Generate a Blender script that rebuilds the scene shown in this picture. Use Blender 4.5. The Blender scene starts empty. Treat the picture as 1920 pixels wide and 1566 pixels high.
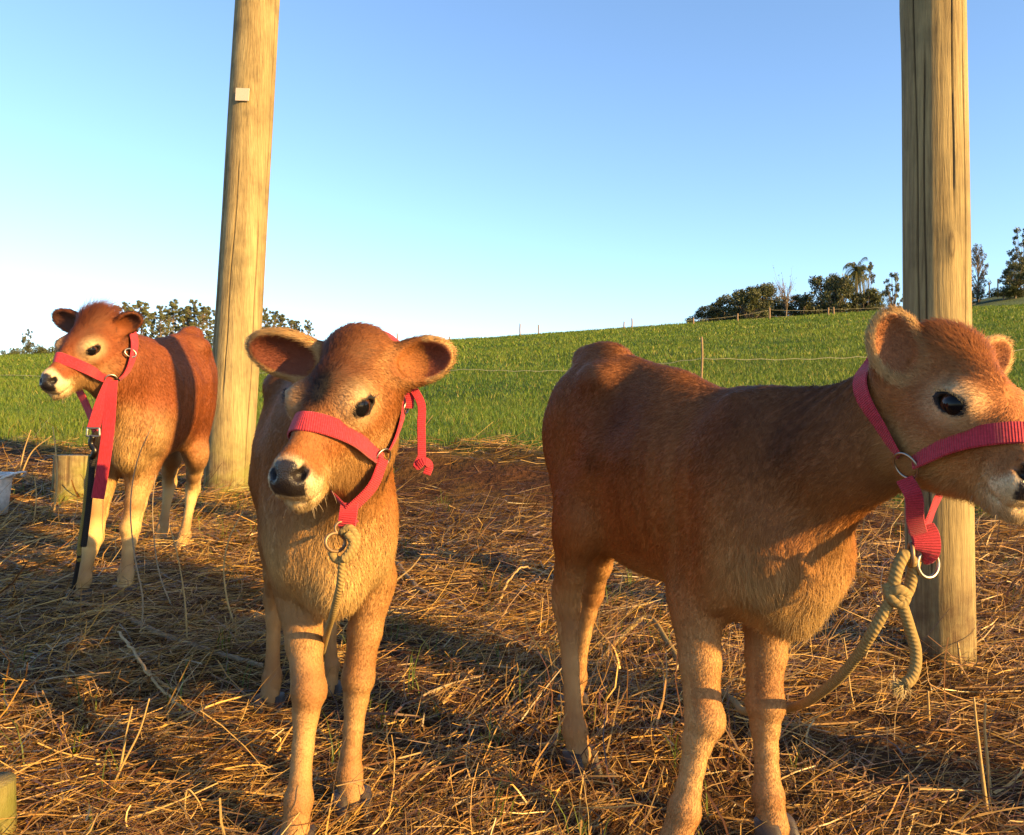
import bpy, bmesh, math, random
import numpy as np
from mathutils import Vector, Matrix
from mathutils.bvhtree import BVHTree

# ---------------------------------------------------------------- camera, sky, sun, exposure
scene = bpy.context.scene
CAM_H, FPX = 0.90, 1500.0
cam_d = bpy.data.cameras.new('camera'); cam = bpy.data.objects.new('camera', cam_d)
scene.collection.objects.link(cam); scene.camera = cam
cam.location = (0, 0, CAM_H); cam.rotation_euler = (math.radians(90), 0, 0)
cam_d.sensor_fit = 'HORIZONTAL'; cam_d.sensor_width = 36.0; cam_d.lens = 36.0*FPX/1920
cam_d.clip_start = 0.02; cam_d.clip_end = 3000

SUN_EL, SUN_AZ = math.radians(18.0), math.radians(57.0)        # azimuth measured from straight behind the camera, to the right
sun_to = Vector((math.sin(SUN_AZ)*math.cos(SUN_EL), -math.cos(SUN_AZ)*math.cos(SUN_EL), math.sin(SUN_EL)))
world = bpy.data.worlds.new('World'); scene.world = world; world.use_nodes = True
wn, wl = world.node_tree.nodes, world.node_tree.links
bg = wn['Background']
sky = wn.new('ShaderNodeTexSky'); sky.sky_type = 'NISHITA'; sky.sun_disc = False
sky.sun_elevation = SUN_EL
sky.sun_rotation = math.atan2(sun_to.x, sun_to.y)
sky.altitude = 600; sky.air_density = 1.0; sky.dust_density = 0.5; sky.ozone_density = 2.9
wl.new(sky.outputs[0], bg.inputs[0]); bg.inputs[1].default_value = 0.100
sun_d = bpy.data.lights.new('sun', 'SUN'); sun_d.energy = 5.0; sun_d.angle = math.radians(0.5); sun_d.color = (1.0, 0.62, 0.19)
sun = bpy.data.objects.new('sun', sun_d); scene.collection.objects.link(sun)
sun.rotation_euler = sun_to.to_track_quat('Z', 'Y').to_euler()
vs = scene.view_settings
vs.view_transform = 'Standard'; vs.look = 'None'; vs.gamma = 1.0; vs.use_curve_mapping = False; vs.exposure = 1.75
scene.render.engine = 'CYCLES'
scene.cycles_curves.shape = 'RIBBONS'; scene.cycles.use_denoising = True
scene.cycles.max_bounces = 8; scene.cycles.diffuse_bounces = 3; scene.cycles.transparent_max_bounces = 8
scene.cycles.sample_clamp_indirect = 6.0

def W(u, v, Y):
    """photo pixel and distance to a point of the place"""
    return np.array([(u-960)/FPX*Y, Y, CAM_H-(v-783)/FPX*Y])
rng = np.random.default_rng(7); random.seed(7)

# ---------------------------------------------------------------- materials
def new_mat(name):
    m = bpy.data.materials.new(name); m.use_nodes = True
    nt = m.node_tree; b = nt.nodes['Principled BSDF']
    return m, nt, b
def N_(nt, t, **kw):
    n = nt.nodes.new(t)
    for k, v in kw.items():
        if k in n.inputs.keys() if hasattr(n.inputs, 'keys') else False: n.inputs[k].default_value = v
        else: setattr(n, k, v)
    return n
def ramp(nt, stops, fac=None):
    r = nt.nodes.new('ShaderNodeValToRGB'); e = r.color_ramp.elements
    while len(e) > 1: e.remove(e[-1])
    e[0].position = stops[0][0]; e[0].color = (*stops[0][1], 1)
    for p, c in stops[1:]:
        x = e.new(p); x.color = (*c, 1)
    if fac is not None: nt.links.new(fac, r.inputs[0])
    return r
def noise(nt, scale, detail=4, rough=.55, vec=None, dim='3D'):
    n = nt.nodes.new('ShaderNodeTexNoise'); n.inputs['Scale'].default_value = scale; n.inputs['Detail'].default_value = detail; n.inputs['Roughness'].default_value = rough
    if vec is not None: nt.links.new(vec, n.inputs['Vector'])
    return n
def bump(nt, h, strength, dist, b):
    n = nt.nodes.new('ShaderNodeBump'); n.inputs['Strength'].default_value = strength; n.inputs['Distance'].default_value = dist
    nt.links.new(h, n.inputs['Height']); nt.links.new(n.outputs[0], b.inputs['Normal']); return n
def mixc(nt, a, b, fac, mode='MIX'):
    n = nt.nodes.new('ShaderNodeMix'); n.data_type = 'RGBA'; n.blend_type = mode
    for s, x in ((0, fac), (6, a), (7, b)):
        if isinstance(x, (int, float)): n.inputs[s].default_value = x
        elif isinstance(x, tuple): n.inputs[s].default_value = (*x, 1)
        else: nt.links.new(x, n.inputs[s])
    return n.outputs[2]
def attr(nt, name):
    a = nt.nodes.new('ShaderNodeAttribute'); a.attribute_name = name; return a

def coat_mat():
    m, nt, b = new_mat('calf_hide')
    a = attr(nt, 'coat'); w = attr(nt, 'wet')
    nt.links.new(a.outputs['Color'], b.inputs['Base Color'])
    r = nt.nodes.new('ShaderNodeMapRange'); r.inputs['To Min'].default_value = .75; r.inputs['To Max'].default_value = .33
    nt.links.new(w.outputs['Fac'], r.inputs[0]); nt.links.new(r.outputs[0], b.inputs['Roughness'])
    n = noise(nt, 420, 2); vo = nt.nodes.new('ShaderNodeTexVoronoi'); vo.inputs['Scale'].default_value = 330
    mm = nt.nodes.new('ShaderNodeMix'); nt.links.new(w.outputs['Fac'], mm.inputs[0]); nt.links.new(n.outputs[0], mm.inputs[2]); nt.links.new(vo.outputs[0], mm.inputs[3])
    bump(nt, mm.outputs[0], .55, .0016, b)
    b.inputs['Specular IOR Level'].default_value = .3
    return m
def fur_mat():
    m, nt, b = new_mat('calf_fur')
    a = attr(nt, 'coat')
    nt.links.new(a.outputs['Color'], b.inputs['Base Color'])
    b.inputs['Roughness'].default_value = .55; b.inputs['Specular IOR Level'].default_value = .25
    sn = attr(nt, 'skin_normal'); geo = nt.nodes.new('ShaderNodeNewGeometry')          # short coats shade with the form they lie on
    mv = nt.nodes.new('ShaderNodeMix'); mv.data_type = 'VECTOR'; mv.inputs[0].default_value = .36
    nt.links.new(sn.outputs['Vector'], mv.inputs[4]); nt.links.new(geo.outputs['Normal'], mv.inputs[5])
    vn = nt.nodes.new('ShaderNodeVectorMath'); vn.operation = 'NORMALIZE'; nt.links.new(mv.outputs[1], vn.inputs[0]); nt.links.new(vn.outputs[0], b.inputs['Normal'])
    tr = nt.nodes.new('ShaderNodeBsdfTranslucent'); nt.links.new(a.outputs['Color'], tr.inputs['Color'])
    mx = nt.nodes.new('ShaderNodeMixShader'); mx.inputs[0].default_value = .16
    nt.links.new(b.outputs[0], mx.inputs[1]); nt.links.new(tr.outputs[0], mx.inputs[2])
    nt.links.new(mx.outputs[0], nt.nodes['Material Output'].inputs['Surface'])
    return m
def eye_mat():
    m, nt, b = new_mat('eyeball')
    a = attr(nt, 'coat'); nt.links.new(a.outputs['Color'], b.inputs['Base Color'])
    b.inputs['Roughness'].default_value = .05; b.inputs['Specular IOR Level'].default_value = .17
    return m
def hoof_mat():
    m, nt, b = new_mat('horn_of_hoof')
    n = noise(nt, 60, 3); r = ramp(nt, [(.3, (.018, .012, .009)), (.75, (.07, .05, .035))], n.outputs[0])
    nt.links.new(r.outputs[0], b.inputs['Base Color']); b.inputs['Roughness'].default_value = .55
    bump(nt, n.outputs[0], .3, .002, b); return m
M_COAT, M_FUR, M_EYE, M_HOOF = coat_mat(), fur_mat(), eye_mat(), hoof_mat()

# ---------------------------------------------------------------- signed-distance modelling
def V3(*a): return np.array(a, dtype=np.float64)
def nrm(v):
    v = np.asarray(v, dtype=np.float64); return v/(np.linalg.norm(v)+1e-12)
def sstep(a, b, x):
    t = np.clip((x-a)/(b-a), 0, 1); return t*t*(3-2*t)
def smin(a, b, k):
    h = np.maximum(k-np.abs(a-b), 0)/k
    return np.minimum(a, b)-h*h*k*0.25
def smax(a, b, k): return -smin(-a, -b, k)

class Prim:
    """one piece of a body: distance function, box, blend width, fur direction and tag"""
    def __init__(s, fn, lo, hi, k=.03, op='add', fur=None, tag='torso', flen=1.0):
        s.fn, s.lo, s.hi, s.k, s.op, s.fur, s.tag, s.flen = fn, np.asarray(lo), np.asarray(hi), k, op, fur, tag, flen

def cone(a, b, ra, rb, lat=None, sq=1.0, k=.03, tag='leg', fur=None, flen=1.0, op='add'):
    """tapered capsule; along the axis `lat` its section is scaled by sq"""
    a = np.asarray(a, float); b = np.asarray(b, float); ab = b-a; L2 = ab@ab
    if lat is not None:
        lat = np.asarray(lat, float); lat = nrm(lat-ab*(lat@ab)/L2)
    def fn(p):
        q = p-a; t = np.clip((q@ab)/L2, 0, 1); t2 = t*t*(3-2*t)
        r = q-t[..., None]*ab
        if lat is not None:
            y = r@lat; o2 = np.maximum((r*r).sum(-1)-y*y, 0)
            d = np.sqrt(o2+(y/sq)**2)
        else: d = np.sqrt((r*r).sum(-1))
        return (d-(ra+(rb-ra)*t2))*min(1, sq)
    R = max(ra, rb)*max(1, sq)+.05
    return Prim(fn, np.minimum(a, b)-R, np.maximum(a, b)+R, k, op, nrm(ab) if fur is None else fur, tag, flen)

def ell(c, rad, M=None, k=.02, op='add', tag='torso', fur=None, flen=1.0):
    """ellipsoid; the rows of M are its axes"""
    c = np.asarray(c, float); rad = np.asarray(rad, float); M = np.eye(3) if M is None else np.asarray(M, float)
    def fn(p):
        q = (p-c)@M.T
        k0 = np.sqrt(((q/rad)**2).sum(-1)); k1 = np.sqrt(((q/rad**2)**2).sum(-1))+1e-9
        return k0*(k0-1)/k1
    R = rad.max()+.04
    return Prim(fn, c-R, c+R, k, op, fur, tag, flen)

def cr(xs, ys, x):
    """smooth interpolation through stations"""
    xs = np.asarray(xs, float); ys = np.asarray(ys, float)
    m = np.gradient(ys, xs)
    i = np.clip(np.searchsorted(xs, x)-1, 0, len(xs)-2)
    h = xs[i+1]-xs[i]; t = np.clip((x-xs[i])/h, 0, 1)
    t2, t3 = t*t, t*t*t
    return (2*t3-3*t2+1)*ys[i]+(t3-2*t2+t)*h*m[i]+(-2*t3+3*t2)*ys[i+1]+(t3-t2)*h*m[i+1]

def loft(o, M, st, n=2.2, low=0.0, high=0.0, k=.03, tag='torso', fur=None, flen=1.0):
    """st rows: x, ztop, zbottom, halfwidth in the frame o + rows of M; low/high narrow the bottom/top of the section"""
    st = np.asarray(st, float); xs = st[:, 0]; o = np.asarray(o, float); M = np.asarray(M, float)
    xf = np.linspace(xs[0], xs[-1], 200)
    T, B, W = cr(xs, st[:, 1], xf), cr(xs, st[:, 2], xf), cr(xs, st[:, 3], xf)
    def fn(p):
        q = (p-o)@M.T
        x = np.clip(q[..., 0], xs[0], xs[-1])
        zt, zb, w = np.interp(x, xf, T), np.interp(x, xf, B), np.interp(x, xf, W)
        hz = (zt-zb)/2; tz = (q[..., 2]-(zt+zb)/2)/hz
        tc = np.clip(tz, -1.3, 1.3)
        w2 = w*(1-low*sstep(.15, -1.0, tc)-high*sstep(.1, 1.0, tc))
        r = (np.abs(q[..., 1]/w2)**n+np.abs(tz)**n)**(1/n)
        d = (r-1)*np.minimum(w2, hz)
        dx = q[..., 0]-x
        return np.where(dx == 0, d, np.sqrt(np.maximum(d, 0)**2+dx*dx)+np.minimum(d, 0)*0)
    cs = np.array([[x, y, z] for x in (xs[0], xs[-1]) for y in (-W.max(), W.max()) for z in (B.min(), T.max())])@M+o
    return Prim(fn, cs.min(0)-.05, cs.max(0)+.05, k, 'add', fur, tag, flen)

def mesh_sdf(prims, h):
    """surface nets over the blended field"""
    adds = [p for p in prims if p.op == 'add']
    lo = np.min([p.lo for p in adds], 0)-2*h; hi = np.max([p.hi for p in adds], 0)+2*h
    n = np.ceil((hi-lo)/h).astype(int)+1
    F = np.full(n, .12, np.float32)
    ax = [lo[i]+h*np.arange(n[i]) for i in range(3)]
    for p in prims:
        i0 = np.maximum(((p.lo-lo)/h).astype(int), 0); i1 = np.minimum(((p.hi-lo)/h).astype(int)+2, n)
        if (i1 <= i0).any(): continue
        sl = tuple(slice(a, b) for a, b in zip(i0, i1))
        P = np.stack(np.meshgrid(*[ax[i][sl[i]] for i in range(3)], indexing='ij'), -1)
        d = p.fn(P).astype(np.float32)
        F[sl] = smin(F[sl], d, p.k) if p.op == 'add' else smax(F[sl], -d, p.k)
    S = F < 0
    C = [(i, j, k) for i in (0, 1) for j in (0, 1) for k in (0, 1)]
    def corner(A, c): return A[c[0]:n[0]-1+c[0], c[1]:n[1]-1+c[1], c[2]:n[2]-1+c[2]]
    cnt = sum(corner(S, c).astype(np.int8) for c in C)
    act = np.argwhere((cnt > 0) & (cnt < 8))
    vid = np.full(n-1, -1, np.int32); vid[tuple(act.T)] = np.arange(len(act))
    acc = np.zeros((len(act), 3)); num = np.zeros(len(act))
    fc = {c: F[act[:, 0]+c[0], act[:, 1]+c[1], act[:, 2]+c[2]] for c in C}
    for c in C:
        for a in range(3):
            if c[a] == 0:
                e = list(c); e[a] = 1; e = tuple(e)
                f0, f1 = fc[c], fc[e]; m = (f0 < 0) != (f1 < 0)
                t = np.where(m, f0/np.where(m, f0-f1, 1), 0)
                pt = np.tile(np.array(c, float), (len(act), 1)); pt[:, a] += t
                acc[m] += pt[m]; num[m] += 1
    v = lo+h*(act+acc/num[:, None])
    quads = []
    for a in range(3):
        b, c = (a+1) % 3, (a+2) % 3
        sl0 = [slice(None)]*3; sl1 = [slice(None)]*3
        sl0[a] = slice(0, n[a]-1); sl1[a] = slice(1, n[a])
        A, B = S[tuple(sl0)], S[tuple(sl1)]
        idx = np.argwhere(A != B)
        ok = (idx[:, b] > 0) & (idx[:, c] > 0) & (idx[:, b] < n[b]-1) & (idx[:, c] < n[c]-1)
        idx = idx[ok]; flip = A[tuple(idx.T)]
        q = []
        for db, dc in ((1, 1), (0, 1), (0, 0), (1, 0)):
            j = idx.copy(); j[:, b] -= db; j[:, c] -= dc; q.append(vid[tuple(j.T)])
        q = np.stack(q, 1); q[~flip] = q[~flip][:, ::-1]
        quads.append(q)
    q = np.concatenate(quads)
    # drop small islands
    lab = np.arange(len(v))
    for _ in range(400):
        m = lab[q].min(1); new = lab.copy()
        for c in range(4): np.minimum.at(new, q[:, c], m)
        new = new[new]
        if (new == lab).all(): break
        lab = new
    big = np.bincount(lab).argmax(); keep = lab == big
    mp = np.cumsum(keep)-1
    q = mp[q[keep[q[:, 0]]]]; v = v[keep]
    for it in range(2):                                   # light relaxation
        s = np.zeros_like(v); c = np.zeros(len(v))
        for i in range(4):
            for j in (1, 3):
                np.add.at(s, q[:, i], v[q[:, (i+j) % 4]]); np.add.at(c, q[:, i], 1)
        v = v*.5+.5*s/c[:, None]
    return v, q

def vnormals(v, q):
    f = np.cross(v[q[:, 2]]-v[q[:, 0]], v[q[:, 3]]-v[q[:, 1]])
    nn = np.zeros_like(v)
    for i in range(4): np.add.at(nn, q[:, i], f)
    return nn/(np.linalg.norm(nn, axis=1)[:, None]+1e-12), np.linalg.norm(f, axis=1)*.5

def mesh_np(name, v, faces, mat=None, parent=None, smooth=True, col=None, colname='tint'):
    me = bpy.data.meshes.new(name)
    v = np.asarray(v, np.float32)
    if isinstance(faces, np.ndarray):
        k = faces.shape[1]; nf = len(faces)
        me.vertices.add(len(v)); me.vertices.foreach_set('co', v.ravel())
        me.loops.add(nf*k); me.loops.foreach_set('vertex_index', faces.astype(np.int32).ravel())
        me.polygons.add(nf); me.polygons.foreach_set('loop_start', np.arange(nf, dtype=np.int32)*k)
        me.update(calc_edges=True); me.validate()
    else:
        me.from_pydata([tuple(x) for x in v.tolist()], [], [tuple(f) for f in faces]); me.update()
    if smooth: me.polygons.foreach_set('use_smooth', np.ones(len(me.polygons), bool))
    if col is not None:
        at = me.color_attributes.new(colname, 'FLOAT_COLOR', 'POINT')
        c = np.ones((len(v), 4), np.float32); c[:, :3] = col; at.data.foreach_set('color', c.ravel())
    o = bpy.data.objects.new(name, me); bpy.context.scene.collection.objects.link(o)
    if mat is not None: me.materials.append(mat)
    if parent is not None: o.parent = parent
    return o

# ---------------------------------------------------------------- calves
def head_axes(yaw, pitch, roll):
    y, p, r = (math.radians(a) for a in (yaw, pitch, roll))
    fw = V3(math.cos(y)*math.cos(p), math.sin(y)*math.cos(p), math.sin(p)); lf = V3(-math.sin(y), math.cos(y), 0); up = np.cross(fw, lf)
    return np.array([fw, lf*math.cos(r)+up*math.sin(r), up*math.cos(r)-lf*math.sin(r)])

HYF = .92      # narrower skull than the stations say
HEAD_ST = [  # x, top, bottom, half width
 (-.150, .035, -.050, .036), (-.135, .064, -.085, .054), (-.105, .082, -.122, .067), (-.070, .088, -.138, .072),
 (-.030, .083, -.138, .074), (.005, .069, -.128, .070), (.040, .048, -.116, .057), (.075, .031, -.108, .046),
 (.110, .018, -.102, .037), (.140, .010, -.099, .035), (.165, .003, -.092, .036), (.183, -.007, -.082, .034), (.195, -.018, -.070, .027), (.201, -.030, -.054, .018)]

FACE = [.83]
def fx(x): x = np.asarray(x, float); return np.where(x < 0, x*1.2, np.where(x < .03, x, .03+(x-.03)*FACE[0]))      # shorter face than the stations say
def fxi(x): x = np.asarray(x, float); return np.where(x < 0, x/1.2, np.where(x < .03, x, .03+(x-.03)/FACE[0]))

def head_prims(o, M, sc, ears, ez=.030):
    """ears: for L and R (direction, opening) in head axes"""
    P = lambda x, y, z: o+sc*(float(fx(x))*M[0]+y*HYF*M[1]+z*M[2])
    D = lambda d: nrm(np.asarray(d, float)@M)
    pr = []
    st = [(float(fx(a))*sc, b*sc, c*sc, d*sc*HYF) for a, b, c, d in HEAD_ST]
    pr.append(loft(o, M, st, n=2.35, low=.42, high=.16, k=.035, tag='head'))
    pr.append(ell(P(-.105, 0, .066), np.array((.050, .052, .034))*sc, M, .03, tag='head'))        # poll
    pr.append(ell(P(.170, 0, -.037), np.array((.026, .035, .028))*sc, M, .02, tag='head'))        # muzzle
    pr.append(ell(P(.140, 0, -.090), np.array((.040, .026, .015))*sc, M, .012, tag='head'))       # lower lip
    for s in (1, -1):
        pr.append(ell(P(.002, s*.056, .022), np.array((.036, .026, .031))*sc, M, .022, tag='head'))    # brow and orbit
        pr.append(ell(P(-.055, s*.040, -.072), np.array((.055, .028, .050))*sc, M, .03, tag='head'))   # cheek
        pr.append(ell(P(.156, s*.027, -.058), np.array((.030, .015, .024))*sc, M, .018, tag='head'))   # upper lip
    for s in (1, -1):
        # eye opening: an almond, its axis falling towards the nose
        a = nrm(M[0]*.93+M[2]*.02+M[1]*s*-.34); b = nrm(M[1]*s+M[0]*.36); b = nrm(b-a*(a@b)); c = np.cross(a, b)
        pr.append(ell(P(.006, s*.081, .021), np.array((.0272, .018, .0152))*sc, np.array([a, b, c]), .006, 'sub', 'head'))
        e0 = P(.006, s*.0815, .021)                      # upper and lower lid
        for z0, z1, rr in ((.0075, .0162, .0042), (-.0085, -.0162, .0026)):
            pts = [e0-a*.026*sc+c*z0*sc*(.4)-b*.006*sc, e0+c*z1*sc-b*.001*sc, e0+a*.026*sc+c*z0*sc*(.3)-b*.006*sc]
            if c@M[2] < 0: pts = [e0-a*.026*sc-c*z0*sc*.4-b*.006*sc, e0-c*z1*sc-b*.001*sc, e0+a*.026*sc-c*z0*sc*.3-b*.006*sc]
            for p_, q_ in zip(pts[:-1], pts[1:]): pr.append(cone(p_, q_, rr*sc, rr*sc, k=.006, tag='head', fur=b))
        # nostril: a comma
        a = nrm(M[0]*.6+M[2]*.55+M[1]*s*-.1); b = nrm(np.cross(M[1], a)); c = np.cross(a, b)
        pr.append(ell(P(.1860, s*.0220, -.0290), np.array((.0125, .0095, .0085))*sc, M, .006, 'sub', 'head'))
        pr.append(ell(P(.1780, s*.0315, -.0210), np.array((.0110, .0070, .0050))*sc, M, .006, 'sub', 'head'))
        # mouth line
        pr.append(cone(P(.196, s*.004, -.0760), P(.165, s*.030, -.0755), .0028*sc, .0028*sc, k=.006, op='sub', tag='head'))
        pr.append(cone(P(.165, s*.032, -.0755), P(.108, s*.039, -.0700), .0030*sc, .0022*sc, k=.006, op='sub', tag='head'))
    for s, (d, op, ln, wd) in zip((1, -1), ears):
        d = D(d); opn = D(op); opn = nrm(opn-d*(d@opn)); w = np.cross(d, opn)
        base = P(-.108, s*.060, ez)
        E = np.array([d, w, opn])
        L = ln*sc
        pr.append(cone(base-d*.01, base+d*.045*sc, .026*sc, .024*sc, lat=opn, sq=.8, k=.018, tag='ear', fur=d))
        pr.append(ell(base+d*(L*.56), (L*.54, wd*sc, .022*sc), E, .012, tag='ear', fur=d))
        pr.append(ell(base+d*(L*.60)+opn*.019*sc, (L*.485, wd*sc*.80, .0235*sc), E, .008, 'sub', 'ear'))
    return pr

def head_from_eye(rot, hs, side, p):
    M = head_axes(*rot); return np.asarray(p)-hs*(.006*M[0]+side*.081*HYF*M[1]+.021*M[2])

def leg_prims(J, R, lat, sq=.86, tag='leg', k=.007):
    pr = []
    for a, b, ra, rb in zip(J[:-1], J[1:], R[:-1], R[1:]):
        pr.append(cone(a, b, ra, rb, lat, sq, k, tag))
    return pr

def build_calf(name, label, S):
    """S: spec with world joints; returns the thing"""
    FACE[0] = S.get('face', .83)
    sc = S['sc']; M = head_axes(*S['head_rot']); ho = np.asarray(S['head_at'], float); hs = S['head_sc']
    prims = head_prims(ho, M, hs, S['ears'], S.get('ear_z', .030))
    HP = lambda x, y, z: ho+hs*(float(fx(x))*M[0]+y*HYF*M[1]+z*M[2])
    ez = S.get('ear_z', .030)
    pin, bre = np.asarray(S['rear'], float), np.asarray(S['front'], float)      # ground points under pin bones and breast
    fw = nrm(V3(*(bre-pin)[:2], 0)); up = V3(0, 0, 1); lf = np.cross(up, fw)
    Lb = np.linalg.norm((bre-pin)[:2]); slope = (bre-pin)[2]/Lb
    ax = np.array([nrm(fw+up*slope*.6), lf, nrm(up-fw*slope*.6)])
    st = [(s*Lb, a*sc, b*sc, w*sc) for s, a, b, w in S['torso']]
    bdir = nrm(-fw*.75-up*.65)
    prims.append(loft(pin, ax, st, n=2.25, low=.10, high=.30, k=.05, tag='torso', fur=bdir, flen=1.0))
    TP = lambda s, y, z: pin+ax[0]*s*Lb+ax[1]*y*sc+ax[2]*z*sc
    # hip hooks, tail head, shoulder blades, spine ridge
    hk = S.get('hook', .815)
    for s in (1, -1):
        prims.append(ell(TP(.20, s*.074, hk-.074), np.array((.034, .020, .020))*sc, ax, .06, fur=bdir))
        prims.append(ell(TP(.02, s*.042, hk-.105), np.array((.03, .022, .03))*sc, ax, .045, fur=bdir))
        prims.append(ell(TP(.80, s*.072, .62), np.array((.075, .040, .17))*sc, ax, .05, fur=nrm(-up*.9-fw*.3)))
        prims.append(ell(TP(.92, s*.066, .52), np.array((.055, .045, .08))*sc, ax, .05, fur=nrm(-up)))
    prims.append(ell(TP(.05, 0, hk-.022), np.array((.07, .026, .024))*sc, ax, .05, fur=bdir))
    # tail
    tp = [TP(.015, 0, hk-.035), TP(-.04, 0, hk-.09), TP(-.055, 0, .60), TP(-.045, 0, .44)]
    for a, b, ra, rb in zip(tp[:-1], tp[1:], (.02, .017, .015), (.017, .015, .013)):
        prims.append(cone(a, b, ra*sc, rb*sc, k=.015, tag='tail'))
    # neck
    nb = S['neck']                                    # list of (point, vertical radius)
    occ = HP(-.105, 0, -.005)
    chain = [(TP(*a), r*sc) for a, r in nb]+[(occ, .080*hs)]
    for (a, ra), (b, rb) in zip(chain[:-1], chain[1:]):
        d = nrm(a-b); prims.append(cone(a, b, ra, rb, np.cross(d, up), .66, .045, 'neck', fur=nrm(d*.6-up*.6), flen=1.25))
    prims.append(cone(TP(*S['brisket'][0]), TP(*S['brisket'][1]), .050*sc, .050*sc, lf, .8, .05, 'brisket', fur=nrm(-up-fw*.15), flen=1.9))
    # legs
    fr = np.array(S.get('fr', (.052, .040, .0325, .0355, .0265, .0212, .0215, .0285, .0250, .031)))*sc
    hr = np.array(S.get('hr', (.098, .082, .050, .031, .0345, .0245, .0200, .0210, .0295, .0260, .032)))*sc
    hooves = []
    for key in ('fl', 'fr_'):
        j = [np.asarray(p, float) for p in S[key]]    # shoulder, elbow, knee, fetlock, hoof
        sh, el, kn, fe, hf = j
        sh = TP(.81, .062 if key == 'fl' else -.062, .56)
        kd = nrm(fe-kn); fo = fw
        J = [sh, el, el+(kn-el)*.55, kn-kd*.02*sc*0+nrm(kn-el)*-.028*sc, kn+nrm(kn-el)*.008*sc+fo*.004, kn+kd*.045*sc, kn+(fe-kn)*.55, fe+kd*-.035*sc, fe, fe+(hf-fe)*.55, hf]
        RR = np.concatenate([[fr[0]*1.2, fr[0]], [fr[1]*.95], fr[2:]])
        prims += leg_prims(J[:2], RR[:2], lf, .8, 'thigh', .05)+leg_prims(J[1:], RR[1:len(J)], lf, .88, 'leg')
        hooves.append((hf, nrm(hf-fe)))
    for key in ('hl', 'hr_'):
        hip, stf, hk_, fe, hf = [np.asarray(p, float) for p in S[key]]
        gd = nrm(hk_-stf); cd = nrm(fe-hk_)
        prims.append(cone(hip, stf, hr[0]*1.10, hr[1]*.62, lf, .62, .06, 'thigh', fur=nrm(-up*.9-fw*.35)))
        J = [stf, stf+(hk_-stf)*.55, hk_-gd*.035*sc, hk_, hk_+cd*.05*sc, hk_+(fe-hk_)*.5, fe-cd*.035*sc, fe, fe+(hf-fe)*.55, hf]
        RR = [hr[1]*.56, hr[2]*.74, hr[3], hr[4], hr[5], hr[6], hr[7], hr[8], hr[9], hr[10]]
        prims += leg_prims(J[:2], RR[:2], lf, .80, 'leg', .04)+leg_prims(J[1:], RR[1:], lf, .80, 'leg')
        prims.append(cone(hk_-fw*.030*sc+up*.030*sc, hk_-gd*.10*sc-fw*.018*sc, .016*sc, .013*sc, k=.02, tag='leg'))   # point of hock
        hooves.append((hf, nrm(hf-fe)))
    for s in (1, -1):                                     # hollow of the flank and behind the elbow
        prims.append(ell(TP(.33, s*.150, .74), np.array((.07, .034, .055))*sc, ax, .05, 'sub'))
        prims.append(ell(TP(.13, s*.150, .70), np.array((.05, .032, .09))*sc, ax, .06, 'sub'))
        prims.append(ell(TP(.69, s*.165, .54), np.array((.04, .040, .12))*sc, ax, .05, 'sub'))
    v, q = mesh_sdf(prims, S.get('vox', .005))
    n, fa = vnormals(v, q)
    tq0 = (v-pin)@ax.T/np.array([Lb, sc, sc])
    rel = .0011*np.sin(tq0[:, 0]*Lb*150+2.5*np.sin(tq0[:, 2]*9))*sstep(.40, .50, tq0[:, 0])*sstep(.78, .70, tq0[:, 0])*sstep(.44, .52, tq0[:, 2])*sstep(.76, .66, tq0[:, 2])   # ribs
    dn = (v-ho)@M.T; along = dn[:, 0]/hs
    nk = sstep(-.14, -.19, along)*sstep(.86, 1.0, tq0[:, 0])*sstep(.45, .55, tq0[:, 2])
    rel += .0024*nk*np.sin(along*290+1.5*np.sin(dn[:, 2]*22))*(.6+.4*np.sin(dn[:, 2]*14+1))                                                          # neck folds
    rel += .0030*wob(v*9, 2)*sstep(.3, .45, tq0[:, 2])*sstep(-.10, -.16, along)
    v = v+n*rel[:, None]; n, fa = vnormals(v, q)
    # --- weights of the pieces, for fur and colour
    adds = [p for p in prims if p.op == 'add']
    dist = np.full((len(adds), len(v)), .2)
    for i, p in enumerate(adds):
        m = ((v > p.lo-.02) & (v < p.hi+.02)).all(1)
        if m.any(): dist[i, m] = p.fn(v[m])
    wt = np.exp(-(dist-dist.min(0))/.012); wt /= wt.sum(0)
    tags = {t: sum((wt[i] for i, p in enumerate(adds) if p.tag == t), np.zeros(len(v))) for t in ('head', 'ear', 'neck', 'torso', 'leg', 'thigh', 'brisket', 'tail')}
    hq = (v-ho)@M.T/hs; hq[:, 0] = fxi(hq[:, 0]); hq[:, 1] /= HYF
    # fur direction
    fd = np.zeros_like(v); fl = np.zeros(len(v))
    who = V3(.030, 0, .055)
    hd = np.where((hq[:, :1] > -.2), hq-who, 0)
    hd = hd/(np.linalg.norm(hd, axis=1)[:, None]+1e-6)
    hd = hd+np.array([-.15, 0, -.1])
    hd = hd@M
    for i, p in enumerate(adds):
        fd += wt[i][:, None]*(hd if p.fur is None else p.fur); fl += wt[i]*p.flen
    fd += .15*rng.normal(size=(len(v)//1, 3))*0
    # --- coat colour
    tq = (v-pin)@ax.T/np.array([Lb, sc, sc])
    g = v[:, 2]-(pin[2]+(bre-pin)[2]*np.clip(tq[:, 0], -.2, 1.4))       # height over ground
    g = g/sc
    C = S['coat']
    base, pale, dark, cream = (np.array(C[k]) for k in ('base', 'pale', 'dark', 'cream'))
    col = np.tile(base, (len(v), 1))
    def mix(c, m): 
        nonlocal col
        m = np.clip(m, 0, 1)[:, None]; col = col*(1-m)+np.asarray(c)*m
    nz = wob(v*6.0, 3)*.5+.5
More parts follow.
